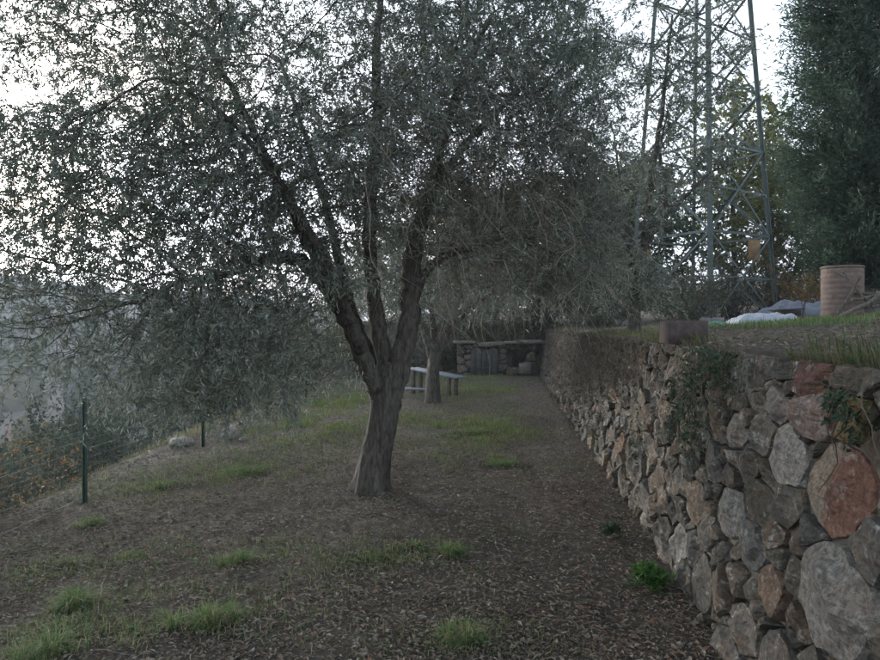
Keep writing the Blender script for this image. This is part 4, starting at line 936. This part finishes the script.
def leafy_plant(px, py, label, seed, size, n, pal, L, W):
    p = on_ground(px, py); rng = np.random.default_rng(seed); root = empty('leafy_plant', p, label, 'plant'); A, B = Acc(), Acc(); pal = np.array(pal)
    for i in range(n):
        a = rng.uniform(0, 2 * math.pi); el = rng.uniform(0.35, 1.35); v = np.array([math.cos(a) * math.cos(el), math.sin(a) * math.cos(el), math.sin(el)]); q = v * size * rng.uniform(0.5, 1.0)
        t = np.linspace(0, 1, 6)[:, None]; line = q * t + np.sin(t * math.pi) * np.array([0, 0, 0.02]) - t * t * np.array([0, 0, 0.05]); tube(B, line, np.linspace(0.002, 0.001, 6), 3, tint=(0.06, 0.1, 0.03), cap=False)
        k = 9; tt = rng.uniform(0.3, 1, k)[:, None]; P = q * tt + np.sin(tt * math.pi) * np.array([0, 0, 0.02]) - tt * tt * np.array([0, 0, 0.05])
        leaf_cards(A, P, nrm(v * 0.6 + 0.6 * rng.normal(size=(k, 3))), L * rng.uniform(0.6, 1.2, k), W * rng.uniform(0.7, 1.2, k), pal[rng.integers(0, len(pal), k)] * rng.uniform(0.8, 1.25, (k, 1)), rng, flat=(0, 0, 1))
    tag(B.build('stems', M['twig'], root), kind='stuff'); tag(A.build('foliage', M['leaf'], root, smooth=False), kind='stuff')
PAL_FR = [(0.055, 0.13, 0.03), (0.075, 0.16, 0.04), (0.04, 0.10, 0.03)]
leafy_plant(648, 584, 'fresh green leafy plant at the foot of the stone wall', 181, 0.20, 46, PAL_FR, 0.06, 0.024)
leafy_plant(612, 532, 'small dark green plant on the path near the foot of the wall', 182, 0.11, 22, PAL_IVY, 0.04, 0.02)

# ------------------------------------------------------------------ leaf litter, grass
def scatter(n, rng, x0, x1, y0, y1, power=1.0):
    y = y0 + (y1 - y0) * rng.uniform(0, 1, n) ** power; x = rng.uniform(x0, x1, n); return x, y

def litter():
    rng = np.random.default_rng(191); A = Acc()
    pal = np.array([(0.20, 0.175, 0.14), (0.155, 0.125, 0.092), (0.12, 0.098, 0.076), (0.24, 0.21, 0.168), (0.18, 0.138, 0.10), (0.22, 0.198, 0.165), (0.10, 0.082, 0.066), (0.14, 0.125, 0.098), (0.27, 0.24, 0.20)])
    for n, L, W, pw, rx in ((170000, 0.036, 0.009, 1.55, 0.02), (60000, 0.036, 0.019, 1.7, 0.10), (60000, 0.045, 0.013, 0.9, 0.05)):
        y = 1.5 + 19 * rng.uniform(0, 1, n) ** pw; x = rng.uniform(-1, 1, n) * (0.72 * y + 0.4); ok = (x < wall_x(y) + 0.04) & (x > -5.0)
        dens = 0.72 + 0.4 * vnoise(x * 0.8, y * 0.8, 6) + 0.25 * sstep(-0.6, 0.6, x); ok &= rng.uniform(size=n) < dens; x, y = x[ok], y[ok]; m = len(x)
        P = np.stack([x, y, ground_z(x, y) + rng.uniform(0.002, 0.024, m)], 1); a = rng.uniform(0, 2 * math.pi, m)
        D = nrm(np.stack([np.cos(a), np.sin(a), 0.25 * rng.normal(size=m)], 1)); c = pal[rng.integers(0, len(pal), m)] * rng.uniform(0.7, 1.25, (m, 1))
        red = (rng.uniform(size=m) < 0.6 * rx + 0.10 * sstep(0.2, 1.2, x)); c[red] = np.array((0.175, 0.105, 0.074)) * rng.uniform(0.7, 1.4, (red.sum(), 1))
        c = c * np.array([0.95, 0.94, 0.92]); leaf_cards(A, P, D, L * rng.uniform(0.4, 1.4, m), W * rng.uniform(0.5, 1.4, m), c, rng, fold=0.4, flat=(0, 0, 1.0))
    x, y = scatter(30000, rng, 1.2, 9.5, 1.6, 14, 1.2); ok = x > wall_x(y) + 0.3; x, y = x[ok], y[ok]; m = len(x); P = np.stack([x, y, ground_z(x, y) + 0.012], 1); a = rng.uniform(0, 6.28, m)
    leaf_cards(A, P, nrm(np.stack([np.cos(a), np.sin(a), 0.25 * rng.normal(size=m)], 1)), 0.05 * rng.uniform(0.5, 1.3, m), 0.014 * rng.uniform(0.6, 1.4, m), pal[rng.integers(0, len(pal), m)] * 0.85, rng, flat=(0, 0, 1.0))
    tag(A.build('leaf_litter', M['litter'], smooth=False), 'dry brown leaves strewn over the terrace ground', 'leaves', kind='stuff')
    # small stones and clods
    B = Acc(); bv = np.array([(math.cos(a_) * math.cos(e_), math.sin(a_) * math.cos(e_), math.sin(e_)) for e_ in (-0.6, 0.35, 1.0) for a_ in np.arange(6) * math.pi / 3 + e_] + [(0, 0, 1.0)]); bf = []
    for r_ in range(2):
        for k in range(6): a_, b_ = r_ * 6 + k, r_ * 6 + (k + 1) % 6; bf += [(a_, b_, b_ + 6), (a_, b_ + 6, a_ + 6)]
    bf += [(12 + k, 12 + (k + 1) % 6, 18) for k in range(6)]
    for i in range(900):
        y = 1.6 + 12 * rng.uniform() ** 1.4; x = rng.uniform(-1, 1) * (0.7 * y + 0.3) if i % 3 else -4.0 + 0.5 * rng.normal()
        if x > wall_x(y) - 0.02 or x < -5: continue
        r_ = 0.006 + 0.024 * rng.uniform() ** 3; B.add(bv * (1 + 0.25 * rng.normal(size=(19, 1))) * np.array([1, rng.uniform(0.6, 1), rng.uniform(0.45, 0.8)]) * r_ + np.array([x, y, float(ground_z(x, y)) + r_ * 0.35]), bf, np.array([(0.16, 0.14, 0.12), (0.22, 0.2, 0.17), (0.11, 0.095, 0.08)][rng.integers(3)]))
    tag(B.build('pebbles', M['clay'], smooth=False), 'small stones and clods scattered over the ground', 'pebbles', kind='stuff')
    # fallen twigs
    A = Acc()
    for i in range(1100):
        x = rng.uniform(-4.0, 1.5) if i % 4 else rng.normal(-3.9, 0.4); y = 1.3 + 11 * rng.uniform() ** 1.6
        if x > wall_x(y) - 0.05: continue
        a = rng.uniform(0, 6.28); L = rng.uniform(0.06, 0.3); t = np.linspace(-0.5, 0.5, 5); px_, py_ = x + math.cos(a) * L * t + rng.normal(0, 0.006, 5), y + math.sin(a) * L * t + rng.normal(0, 0.006, 5)
        tube(A, np.stack([px_, py_, ground_z(px_, py_) + 0.012 + rng.uniform(0, 0.012)], 1), np.linspace(0.0035, 0.0015, 5) * rng.uniform(0.6, 1.3), 3, tint=np.array((0.13, 0.11, 0.09)) * rng.uniform(0.5, 1.5), cap=False)
    tag(A.build('fallen_twigs', M['twig']), 'small dry twigs fallen among the leaves', 'twigs', kind='stuff')
litter()

GREENS = np.array([(0.080, 0.135, 0.048), (0.105, 0.16, 0.058), (0.062, 0.112, 0.046), (0.14, 0.15, 0.07), (0.20, 0.175, 0.105)])
def grass_field():
    rng = np.random.default_rng(201); A = Acc()
    def patch(n, x, y, h, w, lean=0.6, dry=0.15, gain=1.0):
        m = len(x); P = np.stack([x, y, ground_z(x, y) - 0.004], 1); pw = np.array([1, 1, 1, 0.7, 4 * dry]); c = GREENS[rng.choice(5, m, p=pw / pw.sum())] * rng.uniform(0.8, 1.5, (m, 1)) * gain; blades(A, P, h * rng.uniform(0.5, 1.3, m), np.full(m, w), c, rng, lean)
    # thin grass everywhere on the lower terrace, in patches
    x, y = scatter(60000, rng, -4.6, 2.6, 1.2, 21, 0.9); g = vnoise(x * 0.9, y * 0.6, 11) + 0.5 * vnoise(x * 2.3, y * 1.7, 12) + 0.55 * sstep(6.5, 10, y) - 0.30 - 0.5 * sstep(0.6, 1.6, x - 0.05 * y) - 0.5 * sstep(5.5, 6.3, y) * sstep(7.5, 6.6, y)
    ok = (g > rng.uniform(0, 0.9, len(x))) & (x < wall_x(y) - 0.6 - 0.3 * vnoise(y * 0.9, y * 0.3, 43)); patch(0, x[ok], y[ok], 0.07, 0.005, 0.9)
    # greener strip between and beyond the trees, and on the bank at the left
    for (px, py, sx, sy, n, h, w) in ((330, 402, .55, .9, 5000, .13, .008), (470, 385, 1.0, 2.0, 7000, .10, .010), (480, 430, .8, .8, 3500, .09, .007), (515, 462, .5, .35, 2600, .08, .006), (370, 425, .8, .9, 3200, .09, .007), (300, 425, .6, .7, 2600, .10, .007), (500, 372, .9, 1.2, 4000, .13, .011), (430, 440, .5, .5, 2000, .08, .006), (560, 440, .35, .5, 1200, .07, .006)):
        n = int(n * 1.5); c = on_ground(px, py); x = c[0] + sx * rng.normal(size=n); y = c[1] + sy * rng.normal(size=n)
        g = vnoise(x * 1.7, y * 1.3, 41) + 0.7 * vnoise(x * 4.6, y * 3.6, 42); ok = (x < wall_x(y) - 0.6 - 0.45 * vnoise(y * 1.3, y * 0.4, 43) - 0.35 * np.abs(rng.normal(size=n))) & (g > -0.25 + 0.2 * rng.normal(size=n))
        x, y, g = x[ok], y[ok], g[ok]; patch(0, x, y, h * np.clip(0.55 + 0.7 * g, 0.4, 1.5), w * 0.8, 0.9, 0.15, np.array([1.12, 1.06, 0.9]))
    for (px, py, sx, sy, n, h) in ((60, 565, .45, .3, 1500, .06), (205, 612, .4, .25, 1300, .06), (130, 560, .4, .3, 1000, .05), (50, 640, .4, .2, 1400, .07), (435, 552, .4, .25, 1100, .05), (370, 556, .45, .2, 1200, .05), (242, 556, .4, .3, 1100, .06), (175, 482, .7, .4, 2200, .08), (245, 470, .7, .5, 2600, .08), (120, 610, .5, .3, 900, .05), (465, 640, .3, .2, 700, .05), (330, 600, .5, .3, 500, .04), (560, 470, .4, .4, 600, .05), (300, 440, .6, .5, 2200, .08)):
        c = on_ground(px, py); x = c[0] + sx * rng.normal(size=n); y = c[1] + sy * rng.normal(size=n); ok = (x < wall_x(y) - 0.03) & (vnoise(x * 5, y * 5, 31) + 0.6 * vnoise(x * 13, y * 13, 32) > -0.1); patch(0, x[ok], y[ok], h, 0.0045, 1.2, 0.35)
    # upper terrace
    x, y = scatter(34000, rng, 1.2, 12, 1.4, 20, 0.9); d = x - wall_x(y); g = 0.35 * sstep(3, 9, y) - 0.25 + vnoise(x * 0.9, y * 0.9, 13) + 0.5 * vnoise(x * 2.4, y * 2.4, 14); ok = (d > 0.28) & (g > rng.uniform(0, 1, len(x))); patch(0, x[ok], y[ok], 0.07, 0.006, 0.9, 0.6)
    n = 1800; c = terrace_point(800, 9.0); patch(0, c[0] + 0.5 * rng.normal(size=n), c[1] + 0.7 * rng.normal(size=n), 0.12, 0.008, 0.7, 0.05)
    # grass and dry stalks spilling over the wall top
    n = 6000; y = 1.8 + 18 * rng.uniform(0, 1, n) ** 1.3; x = wall_x(y) + 0.30 + 0.10 * np.abs(rng.normal(size=n)); z = np.maximum(ground_z(x, y), 1.40); P = np.stack([x, y, z], 1)
    ok = vnoise(y * 1.7, y * 0 + 3, 15) > -0.2; P = P[ok]; m = len(P); blades(A, P, 0.10 * rng.uniform(0.5, 1.6, m), np.full(m, 0.006), GREENS[rng.choice(5, m, p=[.1, .05, .15, .2, .5])] * 0.75, rng, 1.3, math.pi + 0.9 * rng.normal(size=m))
    # bank beyond the fence
    n = 16000; y = rng.uniform(4.5, 20, n); x = -4.1 - 4 * rng.uniform(0, 1, n) ** 1.3; ok = vnoise(x * 1.1, y * 1.1, 17) + 0.5 * vnoise(x * 3, y * 3, 18) > 0.0; patch(0, x[ok], y[ok], 0.15, 0.007, 1.1, 2.5)
    tag(A.build('grass', M['grass'], smooth=False), 'thin short grass growing in patches over both terraces', 'grass', kind='stuff')
grass_field()

def tuft(px, py, label, seed, r, h, n, dry=0.1, dk=1.0):
    p = on_ground(px, py); rng = np.random.default_rng(seed); A = Acc(); n = int(n * 1.15)
    cs = np.concatenate([[[0, 0, 1.0]], np.column_stack([rng.normal(0, 0.42, (4, 2)) * r, rng.uniform(0.4, 0.95, 4)])]); k = rng.choice(5, n, p=[.36, .16, .16, .16, .16])
    a = rng.uniform(0, 2 * math.pi, n); q = r * np.minimum(np.abs(rng.normal(0, 0.36, n)), 0.8) * np.where(k == 0, 1, 0.6)
    x, y = cs[k, 0] + q * np.cos(a), cs[k, 1] * 0.8 + q * np.sin(a) * 0.8; lim = np.minimum(1, 1.05 * r / np.maximum(np.hypot(x, y / 0.8), 1e-6)); x, y = x * lim, y * lim
    z = ground_z(p[0] + x, p[1] + y) - p[2] - 0.005; pw = np.array([1.2, 1, 1.2, 0.5, 0.5 + 5 * dry]); c = GREENS[rng.choice(5, n, p=pw / pw.sum())] * dk * rng.uniform(0.8, 1.6, (n, 1))
    blades(A, np.stack([x, y, z], 1), h * rng.uniform(0.25, 1.25, n) * cs[k, 2], rng.uniform(0.0025, 0.0055, n), c, rng, 1.5, a + 0.8 * rng.normal(size=n))
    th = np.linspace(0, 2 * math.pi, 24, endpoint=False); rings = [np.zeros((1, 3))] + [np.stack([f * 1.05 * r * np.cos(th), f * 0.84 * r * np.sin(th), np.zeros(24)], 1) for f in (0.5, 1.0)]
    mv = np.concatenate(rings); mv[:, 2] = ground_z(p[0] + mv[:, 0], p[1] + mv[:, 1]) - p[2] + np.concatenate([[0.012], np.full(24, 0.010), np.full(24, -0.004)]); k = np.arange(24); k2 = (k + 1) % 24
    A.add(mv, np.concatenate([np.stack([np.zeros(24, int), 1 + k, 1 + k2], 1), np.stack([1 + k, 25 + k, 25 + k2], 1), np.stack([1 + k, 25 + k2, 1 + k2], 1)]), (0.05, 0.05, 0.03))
    tag(A.build('grass_tuft', M['grass'], smooth=False, loc=p), label, 'grass tuft', 'green grass tufts on the lower terrace')
for i, t in enumerate([
    (76, 606, 'bushy green grass tuft in the lower left, the roundest there', .17, .15, 900, .05), (48, 652, 'green grass tuft at the bottom left corner', .17, .14, 800, .12), (207, 622, 'wide green grass tuft near the bottom, right of the round tuft', .19, .13, 850, .1),
    (242, 560, 'green grass tuft left of the big trunk in the middle foreground', .2, .11, 800, .08), (70, 562, 'flat yellowish grass tuft at the left, above the round tuft', .2, .07, 500, .25), (128, 556, 'thin yellowish grass tuft between two flatter tufts at left', .14, .07, 350, .3),
    (88, 524, 'small yellow-green grass tuft below the near fence post', .14, .12, 350, .15), (160, 486, 'low yellow-green grass clump behind the near fence post line', .28, .10, 700, .1), (243, 472, 'dark green grass clump in front of the pale boulder', .4, .11, 1100, .05),
    (466, 640, 'ragged green grass tuft at the bottom centre', .13, .12, 600, .12), (450, 553, 'dark green grass tuft right of centre below the trunk', .16, .11, 700, .02), (375, 556, 'flat pale green grass tuft below the big trunk', .22, .06, 600, .25),
    (60, 625, 'sparse grass tuft just below the round tuft at lower left', .14, .08, 300, .2), (415, 545, 'thin grass tuft joining the dark tuft below the trunk', .14, .07, 350, .2), (505, 464, 'dark green grass patch on the path right of the trunk', .35, .09, 900, .02),
    (470, 432, 'broad green grass patch on the path beyond the trunk', .5, .10, 1000, .05)]):
    tuft(t[0], t[1], t[2], 300 + i, *t[3:])

# ------------------------------------------------------------------ wooded far slope across the valley
def far_wood():
    rng = np.random.default_rng(211); A = Acc()
    ico_v = nrm(np.array([(a, b, c) for a in (-1, 0, 1) for b in (-1, 0, 1) for c in (-1, 0, 1) if (a, b, c) != (0, 0, 0)], float))
    # crowns: jittered lat-long balls
    n, m = 9, 7; base = []
    for i in range(m):
        t = math.pi * (i + 0.15) / (m - 0.7)
        for j in range(n): a = 2 * math.pi * (j + 0.5 * (i % 2)) / n; base.append((math.sin(t) * math.cos(a), math.sin(t) * math.sin(a), math.cos(t)))
    base = np.array(base); Fs = []
    for i in range(m - 1):
        for j in range(n): a, b = i * n + j, i * n + (j + 1) % n; Fs += [(a, a + n, b + n), (a, b + n, b)]
    Fs = np.array(Fs)
    cnt = 0
    while cnt < 2200:
        y = rng.uniform(40, 520); x = -rng.uniform(22, 420) if y > 60 else -rng.uniform(25, 120)
        if abs(x) > y * 1.3 + 30: continue
        s = rng.uniform(1.3, 3.6); z = float(ground_z(x, y)); V = base * (1 + 0.20 * rng.normal(size=(len(base), 1))) * np.array([s, s, s * rng.uniform(0.8, 1.3)]) + np.array([x, y, z + s * 0.55])
        A.add(V, Fs, np.array([(0.035, 0.05, 0.028), (0.05, 0.06, 0.032), (0.028, 0.04, 0.024), (0.07, 0.065, 0.035)][rng.integers(4)]) * rng.uniform(0.7, 1.3)); cnt += 1
    tag(A.build('distant_wood', M['far_foliage'], smooth=False), 'hazy wooded hillside across the valley at the left', 'wood', kind='stuff')
far_wood()

# ------------------------------------------------------------------ haze
def haze():
    m = bpy.data.materials.new('haze'); m.use_nodes = True; n, l = m.node_tree.nodes, m.node_tree.links; n.clear()
    o = n.new('ShaderNodeOutputMaterial'); v = n.new('ShaderNodeVolumePrincipled'); v.inputs['Color'].default_value = (0.80, 0.88, 1.0, 1); v.inputs['Density'].default_value = 0.0009; v.inputs['Anisotropy'].default_value = 0.2
    l.new(v.outputs[0], o.inputs['Volume'])
    x0, x1, y0, y1, z0, z1 = -2750, 2750, -480, 2750, -34, 130
    V = [(x, y, z) for x in (x0, x1) for y in (y0, y1) for z in (z0, z1)]
    Fq = [(0, 1, 3), (0, 3, 2), (4, 6, 7), (4, 7, 5), (0, 4, 5), (0, 5, 1), (2, 3, 7), (2, 7, 6), (0, 2, 6), (0, 6, 4), (1, 5, 7), (1, 7, 3)]
    A = Acc(); A.add(V, Fq); tag(A.build('haze', m, smooth=False), 'thin bluish valley haze', 'haze', kind='stuff')
haze()
